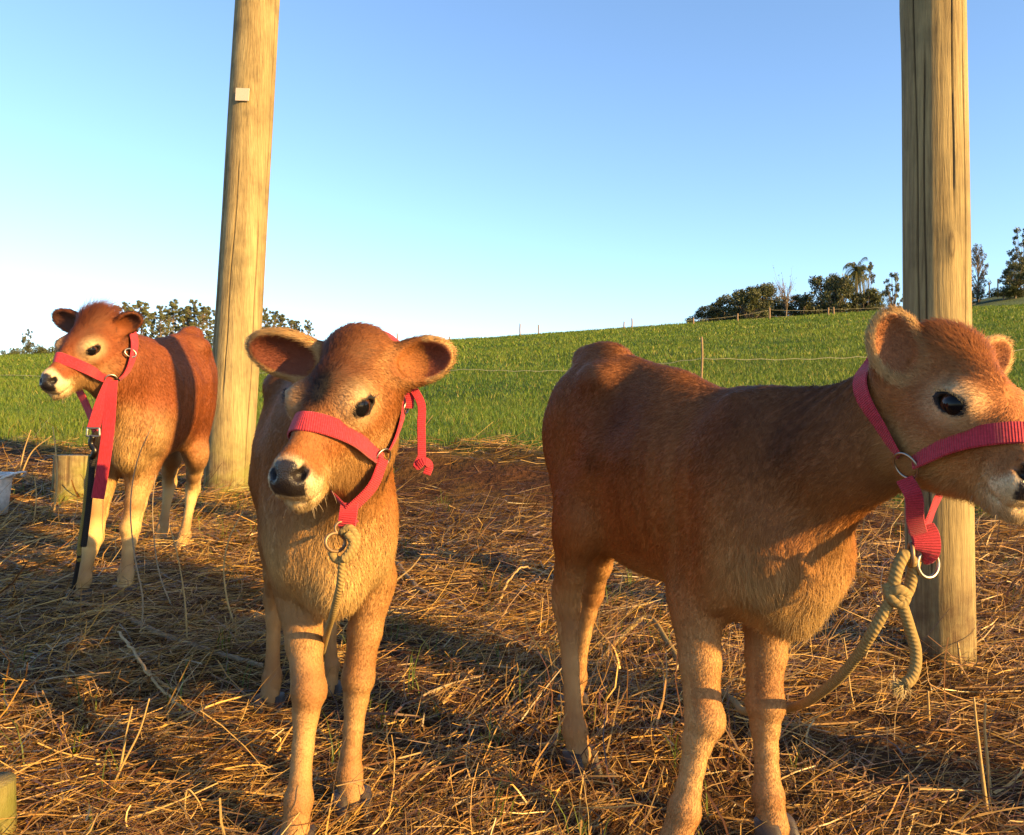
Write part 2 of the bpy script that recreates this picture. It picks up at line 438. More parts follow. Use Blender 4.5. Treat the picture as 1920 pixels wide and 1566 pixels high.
    nz2 = wob(v*17.0+5, 3)*.5+.5
    body = tags['torso']+tags['thigh']+tags['neck']+tags['brisket']
    mix(dark, C.get('top', .5)*body*sstep(.60, .86, g+.10*(nz-.5)))
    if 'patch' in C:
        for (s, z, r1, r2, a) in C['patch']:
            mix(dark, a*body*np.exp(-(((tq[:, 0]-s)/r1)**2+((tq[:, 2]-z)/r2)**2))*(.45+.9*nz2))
    mix(pale, C.get('belly', .8)*(tags['torso']+tags['brisket'])*sstep(.50, .36, g+.08*(nz-.5)))
    mix(pale, .45*tags['brisket']); 
    mix(pale, C.get('legs', .92)*tags['leg']*sstep(.54, .28, g+.06*(nz-.5)))
    mix(base*.75, C.get('knee', .6)*tags['leg']*np.exp(-((g-.285)/.045)**2)*(n@fw > .1))
    mix(base*.8, .5*tags['leg']*np.exp(-((g-.09)/.05)**2))
    mix(pale, C.get('chest', .5)*(tags['neck']+tags['brisket']+tags['torso']+tags['thigh'])*sstep(.66, .46, g+.10*(nz-.5))*sstep(.74, .92, tq[:, 0]))
    # head
    H = tags['head']
    mix(base, H*.9)
    mix(dark, H*C.get('crown', .35)*sstep(.01, .07, hq[:, 2]+.02*(nz2-.5))*sstep(.06, -.02, hq[:, 0]))
    mix((.003, .0013, .0010), H*C.get('whorl', .0)*np.exp(-(((hq[:, 0]-.022)/.050)**2+(hq[:, 1]/.032)**2))*(.9+.4*nz2)*(hq[:, 2] > .02))  # dark whorl hair, with the shade of its pit put into the colour
    for s in (1, -1):
        ey = V3(.006, s*.076, .021); de = np.linalg.norm((hq-ey)*np.array([.85, 1, 1.1]), axis=1)
        mix(pale*.5+cream*.5, H*C.get('ring', .85)*sstep(.068, .022, de))
        mix((.012, .008, .006), H*sstep(.0232, .0200, np.linalg.norm((hq-ey)*np.array([.66, .6, 1.22]), axis=1)))
    mix(pale, H*.55*sstep(-.02, -.09, hq[:, 2]))
    mz = sstep(.152, .180, hq[:, 0]+.036*sstep(-.03, -.06, hq[:, 2])+C.get('muz', 0)+.012*(nz2-.5))
    mix(cream, H*mz*.92)
    mix(pale, H*.5*sstep(.06, .12, hq[:, 0])*sstep(-.03, -.07, hq[:, 2]))
    pad = sstep(.1790, .1840, hq[:, 0]-.35*np.maximum(np.abs(hq[:, 1])-.018, 0)*2.0-.35*np.maximum(-.055-hq[:, 2], 0))*sstep(-.066, -.062, hq[:, 2])
    nos = np.zeros(len(v))
    for s in (1, -1):
        nos = np.maximum(nos, sstep(.019, .013, np.linalg.norm((hq-V3(.185, s*.023, -.028))*np.array([1, 1, 1.2]), axis=1)))
        nos = np.maximum(nos, sstep(.012, .008, np.linalg.norm((hq-V3(.178, s*.0315, -.021)), axis=1)))
    pad = np.maximum(pad, nos)*(H > .5)
    mix(C.get('nose', (.020, .016, .016)), pad)
    # ears
    ear_in = np.zeros(len(v))
    for s, (d, op, ln, wd) in zip((1, -1), S['ears']):
        d = nrm(np.asarray(d, float)@M); opn = nrm(np.asarray(op, float)@M); opn = nrm(opn-d*(d@opn)); w_ = np.cross(d, opn)
        b0 = HP(-.108, s*.060, ez); r = v-b0; x = (r@d)/(ln*hs); y = (r@w_)/(wd*hs)
        near = tags['ear']*(np.linalg.norm(r, axis=1) < ln*hs*1.25)
        rad = np.sqrt(((x-.60)/.50)**2+(y/.84)**2)
        fac = (n@opn > .35)
        ins = near*fac*sstep(1.0, .82, rad)
        ear_in = np.maximum(ear_in, ins)
        mix(base, near)
        mix(C.get('earback', dark), near*(~fac)*C.get('ear_d', .55))
        mix(C.get('earin', (.20, .045, .030)), ins*.85)
        mix(C.get('earrim', pale), near*C.get('rim', .8)*sstep(.86, .98, rad)*(rad < 1.3))
    col *= (.90+.2*nz2)[:, None]
    # --- objects
    thing = bpy.data.objects.new(name, None); scene.collection.objects.link(thing)
    base_pt = (pin+bre)/2; thing.location = base_pt.tolist(); thing.empty_display_size = .2
    inv = Matrix.Translation(-Vector(base_pt.tolist()))
    def child(o, parent=None):
        o.parent = parent or thing
        if parent is None: o.matrix_parent_inverse = inv.copy()
        return o
    thing['label'] = label; thing['category'] = 'calf'; thing['group'] = 'young calves in red halters'
    body_o = mesh_np('body', v, q, M_COAT, None, True, col*.95, 'coat'); child(body_o)  # hide darker than the fur, painted as shade between the hairs
    at = body_o.data.attributes.new('wet', 'FLOAT', 'POINT'); at.data.foreach_set('value', pad.astype(np.float32))
    # eyes
    for s in (1, -1):
        c = HP(.005, s*.0568, .0205); r = .0262*hs
        ev, ef = uvsphere(28, 18)
        a = nrm(M[1]*s+M[0]*.55); b = nrm(np.cross(M[2], a)); cc = np.cross(a, b)
        pts = c+r*(ev[:, :1]*b+ev[:, 1:2]*cc+ev[:, 2:]*a*1.0)
        ec = np.where((ev[:, 2:] > .80), np.array([[.004, .004, .005]]), np.array([[.045, .017, .007]]))
        wsc = sstep(-.1, -.2, ev[:, 2])[:, None]
        ec = ec*(1-wsc)+np.array([.25, .18, .13])*wsc
        child(mesh_np('eye', pts, ef, M_EYE, None, True, ec, 'coat'))
        lash = []
        for t in np.linspace(-.9, .9, 34):
            aa = nrm(M[0]*.93+M[2]*.02+M[1]*s*-.34); up_ = nrm(np.cross(aa, nrm(M[1]*s+M[0]*.2)))
            if up_@M[2] < 0: up_ = -up_
            p0 = HP(.006, s*.0815, .021)+aa*.0245*hs*t+up_*.0135*hs*math.sqrt(1-t*t*.9)
            d0 = nrm(M[1]*s*.9+up_*.55+aa*t*.5+rng.normal(size=3)*.12)
            l = (.006+.004*rng.random())*hs
            lash.append([p0-d0*.002, p0+d0*l*.5-up_*l*.06, p0+d0*l*.9+up_*l*.10, p0+d0*l*1.1+up_*l*.24])
        child(hair_obj('eyelashes', np.array(lash), .0004, .0002, np.full((len(lash), 3), .02), M_FUR))
    # hooves
    for hf, hd_ in hooves:
        child(hoof_obj(hf, fw, lf, sc))
    # --- fur
    N = S.get('hairs', 60000)
    fcen = q[:, 0]
    dens = np.ones(len(q)); dens *= 1+1.2*(tags['head'][fcen]+tags['ear'][fcen])+.9*tags['leg'][fcen]
    dens *= np.where(pad[fcen] > .3, 0, 1)
    prob = fa*dens; prob /= prob.sum()
    fi = rng.choice(len(q), N, p=prob)
    u1, u2 = rng.random(N), rng.random(N)
    qq = q[fi]
    root = (v[qq[:, 0]]*(1-u1)[:, None]+v[qq[:, 1]]*u1[:, None])*(1-u2)[:, None]+(v[qq[:, 3]]*(1-u1)[:, None]+v[qq[:, 2]]*u1[:, None])*u2[:, None]
    vi = qq[np.arange(N), rng.integers(0, 4, N)]
    nn = n[vi]; dd = fd[vi]
    dd = dd-nn*(dd*nn).sum(1)[:, None]; dd /= np.linalg.norm(dd, axis=1)[:, None]+1e-6
    side = np.cross(nn, dd)
    T_ = lambda t: tags[t][vi]
    swirl = (wob(root*7+2, 3)*.4+wob(root*23+9, 2)*.25)*(1-.7*T_('leg'))+.16*rng.normal(size=N)
    dd = dd*np.cos(swirl)[:, None]+side*np.sin(swirl)[:, None]
    T = lambda t: tags[t][vi]
    ln = .0085*T('torso')+.0095*T('neck')+.017*T('brisket')+.0045*T('leg')+.0075*T('thigh')+.0060*T('head')+.0085*T('ear')+.03*T('tail')
    gq = g[vi]; hv = hq[vi]
    ln += .007*T('torso')*sstep(.46, .38, gq)+S.get('ruff', 0)*np.exp(-(((tq[vi, 0]-1.0)/.16)**2+((tq[vi, 2]-.46)/.12)**2))
    ln += T('head')*.005*sstep(.05, .085, hv[:, 2])*sstep(.04, -.06, hv[:, 0])+S.get('tuft', 0)*T('head')*sstep(.06, .095, hv[:, 2])*sstep(-.02, -.09, hv[:, 0])
    ln += T('head')*.008*sstep(-.06, -.10, hv[:, 2])
    ln *= np.where(hv[:, 0] > .10, .62, 1)*sc
    lift = .13+.16*T('head')*0+.25*T('ear')+.12*T('brisket')+.5*T('head')*sstep(.07, .095, hv[:, 2])*(S.get('tuft', 0) > 0)+.35*sstep(-.085, -.10, hv[:, 2])*T('head')
    edge = np.where(ear_in[vi] > .3, .35, 1); ln *= edge
    for s in (1, -1):                                        # short lids, none over the eyeball
        de = np.linalg.norm(hv-V3(.003, s*.080, .021), axis=1)
        ln *= sstep(.016, .045, de)*.8+.2
        ln *= np.where(np.linalg.norm((hv-V3(.006, s*.081, .021))*np.array([.88, .6, 1.45]), axis=1) < .0255, .02, 1)
    ln *= .65+.7*rng.random(N)
    jit = rng.normal(size=(N, 3))*.10
    d1 = dd+nn*(lift+.12*rng.random(N))[:, None]+jit; d1 /= np.linalg.norm(d1, axis=1)[:, None]
    d2 = dd+nn*(lift*.35)[:, None]+jit*2.2-np.array([0, 0, .15]); d2 /= np.linalg.norm(d2, axis=1)[:, None]
    L = ln[:, None]
    pts = np.stack([root-nn*.001, root+d1*L*.35, root+d1*L*.55+d2*L*.2, root+d1*L*.55+d2*L*.55], 1)
    hv_ = 1-.65*T('leg'); hc = col[vi]*(1+hv_*(.48*rng.random(N)-.24))[:, None]*(1+.14*hv_*wob(root*np.array([55, 55, 40]), 2))[:, None]
    rad = np.where(T('head')+T('leg')+T('ear') > .5, .00032, .00046)*sc*S.get('thick', 1.0)
    child(hair_obj('fur', pts, rad, None, hc, M_FUR, nn+dd*.25+jit))
    wh = []                                                 # chin and lip whiskers
    for i in range(64):
        s = rng.choice([-1, 1]); low = rng.random() < .6
        p0 = HP(.10+.08*rng.random(), s*.034*rng.random() if low else s*.034, -.100+.006*rng.random() if low else -.075+.035*rng.random())
        d0 = nrm((M[0]*.35-M[2]*.8+M[1]*s*.25 if low else M[1]*s*.8+M[0]*.35-M[2]*.35)+rng.normal(size=3)*.25); l = (.008+.012*rng.random())*hs
        wh.append([p0, p0+d0*l*.4, p0+d0*l*.75-V3(0, 0, .06*l), p0+d0*l-V3(0, 0, .2*l)])
    child(hair_obj('whiskers', np.array(wh), .0003, None, np.tile(cream*.6, (64, 1)), M_FUR))
    tree = BVHTree.FromPolygons([tuple(x) for x in v.tolist()], [tuple(x) for x in q.tolist()])
    return dict(thing=thing, child=child, tree=tree, HP=HP, M=M, ho=ho, hs=hs, TP=TP, fw=fw, lf=lf)

def wob(p, octs=2):
    """cheap smooth noise, about -1..1"""
    s = np.zeros(len(p)); a = 1.0; t = 0
    for o in range(octs):
        k = 1.9**o
        s += a*np.sin(p[:, 0]*k*1.7+1.3*np.sin(p[:, 1]*k*1.3+o)+2.1*o)*np.cos(p[:, 1]*k*1.9+1.1*np.sin(p[:, 2]*k*1.6+2*o))*1.2
        s += a*np.sin(p[:, 2]*k*2.1+1.2*np.sin(p[:, 0]*k*1.4+3*o)+o)*.6
        t += a*1.3; a *= .55
    return np.clip(s/t*1.2, -1, 1)

def uvsphere(nu, nv):
    v = [(0, 0, 1)]
    for j in range(1, nv):
        th = math.pi*j/nv
        v += [(math.sin(th)*math.cos(2*math.pi*i/nu), math.sin(th)*math.sin(2*math.pi*i/nu), math.cos(th)) for i in range(nu)]
    v.append((0, 0, -1)); f = []
    for i in range(nu): f.append((0, 1+i, 1+(i+1) % nu))
    for j in range(nv-2):
        a = 1+j*nu
        for i in range(nu): f.append((a+i, a+nu+i, a+nu+(i+1) % nu, a+(i+1) % nu))
    a = 1+(nv-2)*nu
    for i in range(nu): f.append((a+i, len(v)-1, a+(i+1) % nu))
    return np.array(v), f

def hair_obj(name, pts, r0, r1, col, mat, sn=None):
    """strands (N, k, 3) as one curves object"""
    N, k = pts.shape[:2]
    cu = bpy.data.hair_curves.new(name); cu.add_curves([k]*N)
    cu.attributes['position'].data.foreach_set('vector', pts.astype(np.float32).ravel())
    taper = np.linspace(1, .25, k)
    rr = (np.broadcast_to(np.asarray(r0, float), (N,))[:, None]*taper).astype(np.float32)
    ra = cu.attributes.get('radius') or cu.attributes.new('radius', 'FLOAT', 'POINT')
    ra.data.foreach_set('value', rr.ravel())
    ca = cu.attributes.new('coat', 'FLOAT_COLOR', 'CURVE')
    c4 = np.ones((N, 4), np.float32); c4[:, :3] = col; ca.data.foreach_set('color', c4.ravel())
    na = cu.attributes.new('skin_normal', 'FLOAT_VECTOR', 'CURVE')
    if sn is None: sn = np.cross(pts[:, -1]-pts[:, 0], [0, 0, 1.0])+np.array([.2, -.6, .4]); sn = sn/np.linalg.norm(sn, axis=1)[:, None]
    na.data.foreach_set('vector', np.asarray(sn, np.float32).ravel())
    cu.materials.append(mat)
    o = bpy.data.objects.new(name, cu); scene.collection.objects.link(o)
    o['kind'] = 'stuff'
    return o

def hoof_obj(p, fw, lf, sc):
    """cloven hoof: two claws"""
    vs_, fs = [], []
    for s in (1, -1):
        rings = []
        for z, ln, wd, off in ((.012, .040, .0200, 0), (-.012, .050, .0215, .006), (-.034, .060, .0230, .013), (-.040, .057, .0215, .013)):
            ring = []
            for i in range(14):
                a = 2*math.pi*i/14
                x = math.cos(a)*ln*(.62 if math.cos(a) < 0 else 1)
                y = math.sin(a)*wd*(1-.25*max(0, math.cos(a)))
                ring.append(p+sc*(fw*(x*.75+off)+lf*(s*.0205+y*.86)+V3(0, 0, z)))
            rings.append(ring)
        b = len(vs_)
        for r in rings: vs_ += r
        for j in range(3):
            for i in range(14): fs.append((b+j*14+i, b+j*14+(i+1) % 14, b+(j+1)*14+(i+1) % 14, b+(j+1)*14+i))
        fs.append(tuple(b+i for i in range(14))[::-1]); fs.append(tuple(b+42+i for i in range(14)))
    return mesh_np('hoof', np.array(vs_), fs, M_HOOF)

# ---------------------------------------------------------------- terrain
SKY_U = np.array([-900, -400, 0, 200, 480, 740, 870, 1100, 1280, 1450, 1640, 1700, 1830, 1920, 2400, 3200], float)
SKY_V = np.array([720, 690, 668, 662, 653, 645, 637, 621, 608, 597, 584, 581, 576, 572, 548, 520], float)
CREST = 46.0
def n2(x, y, s, seed=0):
    p = np.stack([x*s+seed*3.1, y*s-seed*1.7, np.full_like(x, seed*.77)], -1).reshape(-1, 3)
    return wob(p, 3).reshape(x.shape)
def border(x, y):
    """distance at which the straw yard gives way to the field"""
    u = 960+FPX*x/np.maximum(y, 1.0)
    return np.interp(u, [-300, 0, 450, 900, 1300, 1900, 2300], [7.0, 6.6, 5.9, 5.4, 4.9, 4.1, 3.9])
def fieldness(x, y):
    b = border(x, y)
    return sstep(-.35, .35, y-b+.45*n2(x, y, 1.1, 2)+.25*n2(x, y, 3.3, 4))
def GROUND(x, y):
    x = np.asarray(x, float); y = np.asarray(y, float)
    u = 960+FPX*x/np.maximum(y, 1.0)
    zs = CAM_H+(783-np.interp(u, SKY_U, SKY_V))/FPX*CREST
    t = np.clip((y-6)/(CREST-6), 0, 1)
    z = .0953*y+(zs-.0953*CREST)*t**1.35*(1+.25*(1-t))
    z = np.where(y > CREST, zs+.07*(y-CREST)-.0002*np.minimum(y-CREST, 150)**2, z)
    b = border(x, y)
    z = z+(.08+.10*np.exp(-((u-900)/420)**2))*sstep(b-.95, b-.05, y)*sstep(b+5, b+.6, y)
    near = sstep(9, 5, y)
    z = z+near*(.016*n2(x, y, 2.1, 1)+.007*n2(x, y, 6.5, 3))*sstep(.2, 1.0, y)
    z = z+near*.035*n2(x, y, 3.9, 21)*np.exp(-((y-b+.45)/.7)**2)
    z = z+(1-near)*.05*n2(x, y, .35, 5)*sstep(44, 30, y)
    return z

def ground_mat():
    m, nt, b = new_mat('earth_and_turf')
    geo = nt.nodes.new('ShaderNodeNewGeometry'); f = attr(nt, 'field')
    n1 = noise(nt, 2.2, 6, .6, geo.outputs['Position']); n2_ = noise(nt, 26, 5, .6, geo.outputs['Position']); n3 = noise(nt, 120, 3, .6, geo.outputs['Position'])
    soil = ramp(nt, [(.25, (.018, .009, .005)), (.55, (.050, .022, .011)), (.8, (.095, .046, .023))], n2_.outputs[0])
    lit = ramp(nt, [(.3, (.030, .015, .006)), (.7, (.11, .060, .020))], n3.outputs[0])
    fac = ramp(nt, [(.42, (0, 0, 0)), (.60, (1, 1, 1))], n1.outputs[0])
    yard = mixc(nt, soil.outputs[0], lit.outputs[0], fac.outputs[0])
    turf = ramp(nt, [(.3, (.018, .036, .006)), (.7, (.055, .095, .015))], n2_.outputs[0])
    c = mixc(nt, yard, turf.outputs[0], f.outputs['Fac'])
    nt.links.new(c, b.inputs['Base Color']); b.inputs['Roughness'].default_value = .95; b.inputs['Specular IOR Level'].default_value = .1
    bump(nt, n2_.outputs[0], .9, .03, b)
    return m
ys = np.concatenate([np.linspace(-8, .4, 12), .45*np.exp(np.linspace(0, math.log(60/.45), 430)), np.array([64, 70, 80, 95, 115, 140, 180, 240, 340, 500, 800, 1400.])])
ss = np.linspace(-1.5, 1.5, 440)
GY, GS = np.meshgrid(ys, ss, indexing='ij'); GX = GS*(np.maximum(GY, 0)+3)
GZ = GROUND(GX, GY)
nr, nc = GY.shape
idx = np.arange(nr*nc).reshape(nr, nc)
quads = np.stack([idx[:-1, :-1], idx[:-1, 1:], idx[1:, 1:], idx[1:, :-1]], -1).reshape(-1, 4)
ground = mesh_np('ground', np.stack([GX, GY, GZ], -1).reshape(-1, 3), quads, ground_mat())
at = ground.data.attributes.new('field', 'FLOAT', 'POINT'); at.data.foreach_set('value', fieldness(GX, GY).astype(np.float32).ravel())
ground['kind'] = 'structure'

def leaf_mat(name, trans=.35, rough=.5, spec=.3):
    m, nt, b = new_mat(name)
    a = attr(nt, 'tint'); nt.links.new(a.outputs['Color'], b.inputs['Base Color'])
    b.inputs['Roughness'].default_value = rough; b.inputs['Specular IOR Level'].default_value = spec
    tr = nt.nodes.new('ShaderNodeBsdfTranslucent'); nt.links.new(a.outputs['Color'], tr.inputs['Color'])
    mx = nt.nodes.new('ShaderNodeMixShader'); mx.inputs[0].default_value = trans
    nt.links.new(b.outputs[0], mx.inputs[1]); nt.links.new(tr.outputs[0], mx.inputs[2])
    nt.links.new(mx.outputs[0], nt.nodes['Material Output'].inputs['Surface'])
    return m
M_GRASS, M_STRAW, M_LEAF = leaf_mat('grass_blade', .35), leaf_mat('dry_straw', .2, .42, .45), leaf_mat('tree_leaf', .25)

def ribbons(P, wdir, wid, col, name, mat, tip=.15, kind='stuff'):
    """P (N,k,3) centre lines, wdir (N,3) width direction, wid (N,) half width"""
    N, k = P.shape[:2]
    tp = np.linspace(1, tip, k)[None, :, None]
    off = wdir[:, None, :]*wid[:, None, None]*tp
    v = np.stack([P-off, P+off], 2).reshape(N, k*2, 3)
    i = np.arange(N)[:, None]*k*2
    f = np.concatenate([i+np.array([[2*j, 2*j+1, 2*j+3, 2*j+2]]) for j in range(k-1)], 0)
    o = mesh_np(name, v.reshape(-1, 3), f, mat, None, True, np.repeat(col, k*2, 0))
    if kind: o['kind'] = kind
    return o

def scatter(y0, y1, dens, margin=1.6):
    A = (y1*y1-y0*y0)*.64*margin; n = int(A*dens)
    y = np.sqrt(y0*y0+(y1*y1-y0*y0)*rng.random(n)); x = (rng.random(n)*2-1)*.64*margin*y
    return x, y

def make_grass():
    Ps, Ws, Wd, Cs = [], [], [], []
    for y0, y1, dens, h, w in ((3.4, 7, 2600, .075, .0022), (7, 11, 1500, .080, .0034), (11, 18, 600, .088, .0056), (18, 30, 220, .10, .0105), (30, 47.5, 85, .12, .019)):
        x, y = scatter(y0, y1, dens)
        f = fieldness(x, y)
        keep = (f > .25+.5*rng.random(len(x)))
        # thin tufts that creep into the yard
        x, y = x[keep], y[keep]; n = len(x)
        cl = n2(x, y, .9, 7)*.5+n2(x, y, .33, 9)*.5
        hh = h*(.45+.85*rng.random(n))*(1+.5*cl)*sstep(.0, .9, f[keep])
        a = rng.random(n)*2*np.pi; ln = .25+.75*rng.random(n)
        d = np.stack([np.cos(a), np.sin(a), np.zeros(n)], 1); base = np.stack([x, y, GROUND(x, y)-.004], 1)
        up = np.array([0, 0, 1.0])
        p1 = base+up*(hh*.55)[:, None]+d*(hh*ln*.25)[:, None]
        p2 = base+up*(hh*(1-.25*ln))[:, None]+d*(hh*ln*.95)[:, None]
        Ps.append(np.stack([base, p1, p2], 1)); b = a+np.pi/2+rng.normal(size=n)*.6
        Ws.append(np.stack([np.cos(b), np.sin(b), np.zeros(n)], 1)); Wd.append(np.full(n, w)*(.7+.6*rng.random(n)))
        g1, g2, g3 = np.array([.052, .112, .011]), np.array([.175, .220, .028]), np.array([.30, .24, .06])
        t = np.clip(.5+.45*cl+.35*rng.normal(size=n), 0, 1)[:, None]
        c = g1*(1-t)+g2*t; dry = (rng.random(n) < .05+.35*sstep(.95, .4, f[keep]))[:, None]
        Cs.append(np.where(dry, g3, c)*(.75+.5*rng.random(n))[:, None])
    o = ribbons(np.concatenate(Ps), np.concatenate(Ws), np.concatenate(Wd), np.concatenate(Cs), 'grass', M_GRASS, .12)
    o['label'] = 'short green grass growing over the whole hillside field'; o['category'] = 'grass'
    # sparse green shoots among the straw
    x, y = scatter(1.0, 7.5, 60); k = (fieldness(x, y) < .6) & (n2(x, y, .8, 11)+.35*rng.normal(size=len(x)) > .25); x, y = x[k], y[k]
    m = 7; x = np.repeat(x, m)+rng.normal(size=len(x)*m)*.02; y = np.repeat(y, m)+rng.normal(size=len(y)*m)*.02; n = len(x)
    a = rng.random(n)*2*np.pi; d = np.stack([np.cos(a), np.sin(a), np.zeros(n)], 1); hh = .03+.09*rng.random(n)**1.5; ln = .3+.7*rng.random(n)
    base = np.stack([x, y, GROUND(x, y)-.004], 1); up = np.array([0, 0, 1.0])
    P = np.stack([base, base+up*(hh*.5)[:, None]+d*(hh*ln*.2)[:, None], base+up*(hh*.85)[:, None]+d*(hh*ln*.6)[:, None], base+up*(hh*.95)[:, None]+d*(hh*ln*1.1)[:, None]], 1)
    c = np.array([.10, .13, .02])*(.6+.7*rng.random(n))[:, None]
    o = ribbons(P, np.stack([-np.sin(a), np.cos(a), np.zeros(n)], 1), np.full(n, .0019), c, 'grass_shoots', M_GRASS, .1)
    o['label'] = 'sparse green grass shoots sprouting through the straw'; o['category'] = 'grass'

def make_straw():
    Ps, Ws, Wd, Cs = [], [], [], []
    pal = np.array([[.37, .20, .048], [.52, .315, .088], [.17, .078, .020], [.27, .16, .050], [.08, .032, .011], [.44, .29, .10]])
    for y0, y1, dens, wm, lm in ((.35, .9, 3500, .9, .8), (.9, 1.6, 9500, .9, .8), (1.6, 2.6, 7200, 1.0, 1.0), (2.6, 4.2, 4000, 1.25, 1.1), (4.2, 6.5, 1900, 1.7, 1.2), (6.5, 9.3, 700, 2.4, 1.3)):
        x, y = scatter(y0, y1, dens)
        f = fieldness(x, y); thick = n2(x, y, 1.3, 13)*.6+n2(x, y, 3.7, 17)*.4
        bank = np.exp(-((y-border(x, y)+.55)/.5)**2)
        p = (1-f)*(.42+.6*sstep(-.5, .35, thick))*(1-.72*bank)
        u_ = 960+FPX*x/y
        bare = np.exp(-(((x+.15)/.95)**2+((y-4.4)/.95)**2)); p *= 1-.50*bare
        p *= 1-.45*sstep(1350, 1650, u_)*sstep(3.0, 1.8, y)          # barer red earth at the right front
        k = rng.random(len(x)) < p; x, y, thick, bare = x[k], y[k], thick[k], bare[k]; n = len(x)
        L = (.04+.20*rng.random(n)**2.0)*lm
        flow = 1.2*n2(x, y, .9, 19)+.2
        a = flow+rng.normal(size=n)*.75
        up = rng.random(n) < .13
        pit = np.where(up, .2+.8*rng.random(n), .14*rng.normal(size=n))
        d = np.stack([np.cos(a)*np.cos(pit), np.sin(a)*np.cos(pit), np.sin(pit)], 1)
        lift = (.004+.042*rng.random(n)**1.5*sstep(-.4, .6, thick)+np.where(up, .0, 0))
        c0 = np.stack([x, y, GROUND(x, y)+lift+np.abs(d[:, 2])*L*.5], 1)
        kink = rng.normal(size=(n, 3))*np.array([1, 1, .35])*(.10+.22*(rng.random(n) < .3))[:, None]*L[:, None]
        s = np.array([-.5, -.17, .17, .5])
        P = c0[:, None, :]+d[:, None, :]*L[:, None, None]*s[None, :, None]+kink[:, None, :]*(np.array([0, .5, .45, -.25]))[None, :, None]
        gz_ = GROUND(P[..., 0], P[..., 1])+.003; P[..., 2] = np.maximum(P[..., 2], gz_)
        side = np.cross(d, np.array([0, 0, 1.0])); side /= np.linalg.norm(side, axis=1)[:, None]
        rl = rng.normal(size=n)*.7; side = side*np.cos(rl)[:, None]+np.cross(side, d)*np.sin(rl)[:, None]
        Ps.append(P); Ws.append(side); Wd.append(.0009*wm*(.6+1.5*rng.random(n)**1.8)*np.where(rng.random(n) < .07, 1.8, 1))
        c = pal[rng.choice(6, n, p=[.24, .14, .22, .16, .17, .07])]*(.65+.6*rng.random(n))[:, None]
        Cs.append(c*(1-.6*bare)[:, None])
    o = ribbons(np.concatenate(Ps), np.concatenate(Ws), np.concatenate(Wd), np.concatenate(Cs), 'straw', M_STRAW, .6)
    o['label'] = 'dry straw and trampled hay strewn over the red earth'; o['category'] = 'straw'

# ---------------------------------------------------------------- helpers for things
def empty(name, loc, label, cat, group=None):
    o = bpy.data.objects.new(name, None); scene.collection.objects.link(o); o.location = [float(a) for a in loc]; o.empty_display_size = .1
    o['label'] = label; o['category'] = cat
    if group: o['group'] = group
    return o
def adopt(o, t):
    o.parent = t; o.matrix_parent_inverse = Matrix.Translation(-Vector(t.location)); return o
def tagit(o, label, cat, group=None):
    o['label'] = label; o['category'] = cat
    if group: o['group'] = group
    return o
def smooth_path(pts, n):
    pts = np.asarray(pts, float); t = np.concatenate([[0], np.cumsum(np.linalg.norm(np.diff(pts, axis=0), axis=1))]); s = np.linspace(0, t[-1], n)
    return np.stack([cr(t, pts[:, i], s) for i in range(3)], 1)
def tube(name, path, r, mat, seg=10, parent=None, cap=True, squash=None, closed=False, col=None):
    """swept round bar; r number or array"""
    p = np.asarray(path, float); n = len(p); r = np.broadcast_to(np.asarray(r, float), (n,))
    tg = np.gradient(p, axis=0)
    if closed: tg = np.roll(p, -1, 0)-np.roll(p, 1, 0)
    tg /= np.linalg.norm(tg, axis=1)[:, None]+1e-12
    a = np.cross(tg[0], [0, 0, 1.0]); a = np.cross(tg[0], [1.0, 0, 0]) if np.linalg.norm(a) < .1 else a; a = nrm(a)
    A = []
    for i in range(n):
        a = nrm(a-tg[i]*(a@tg[i])); A.append(a)
    A = np.array(A); B = np.cross(tg, A)
    th = 2*np.pi*np.arange(seg)/seg
    v = (p[:, None]+r[:, None, None]*(A[:, None]*np.cos(th)[None, :, None]+B[:, None]*np.sin(th)[None, :, None])).reshape(-1, 3)
    f = []
    m = n if closed else n-1
    for i in range(m):
        j = (i+1) % n
        for k in range(seg): f.append((i*seg+k, i*seg+(k+1) % seg, j*seg+(k+1) % seg, j*seg+k))
    if cap and not closed: f.append(tuple(range(seg))[::-1]); f.append(tuple((n-1)*seg+k for k in range(seg)))
    o = mesh_np(name, v, f, mat, None, True, None if col is None else np.tile(np.asarray(col), (len(v), 1)))
    if parent is not None: adopt(o, parent)
    return o
def lathe(name, prof, c, mat, seg=32, parent=None):
    v, f = [], []
    for r, z in prof:
        for i in range(seg):
            a = 2*math.pi*i/seg; v.append((c[0]+r*math.cos(a), c[1]+r*math.sin(a), c[2]+z))
    for j in range(len(prof)-1):
        for i in range(seg): f.append((j*seg+i, j*seg+(i+1) % seg, (j+1)*seg+(i+1) % seg, (j+1)*seg+i))
    o = mesh_np(name, np.array(v), f, mat)
    if parent is not None: adopt(o, parent)
    return o

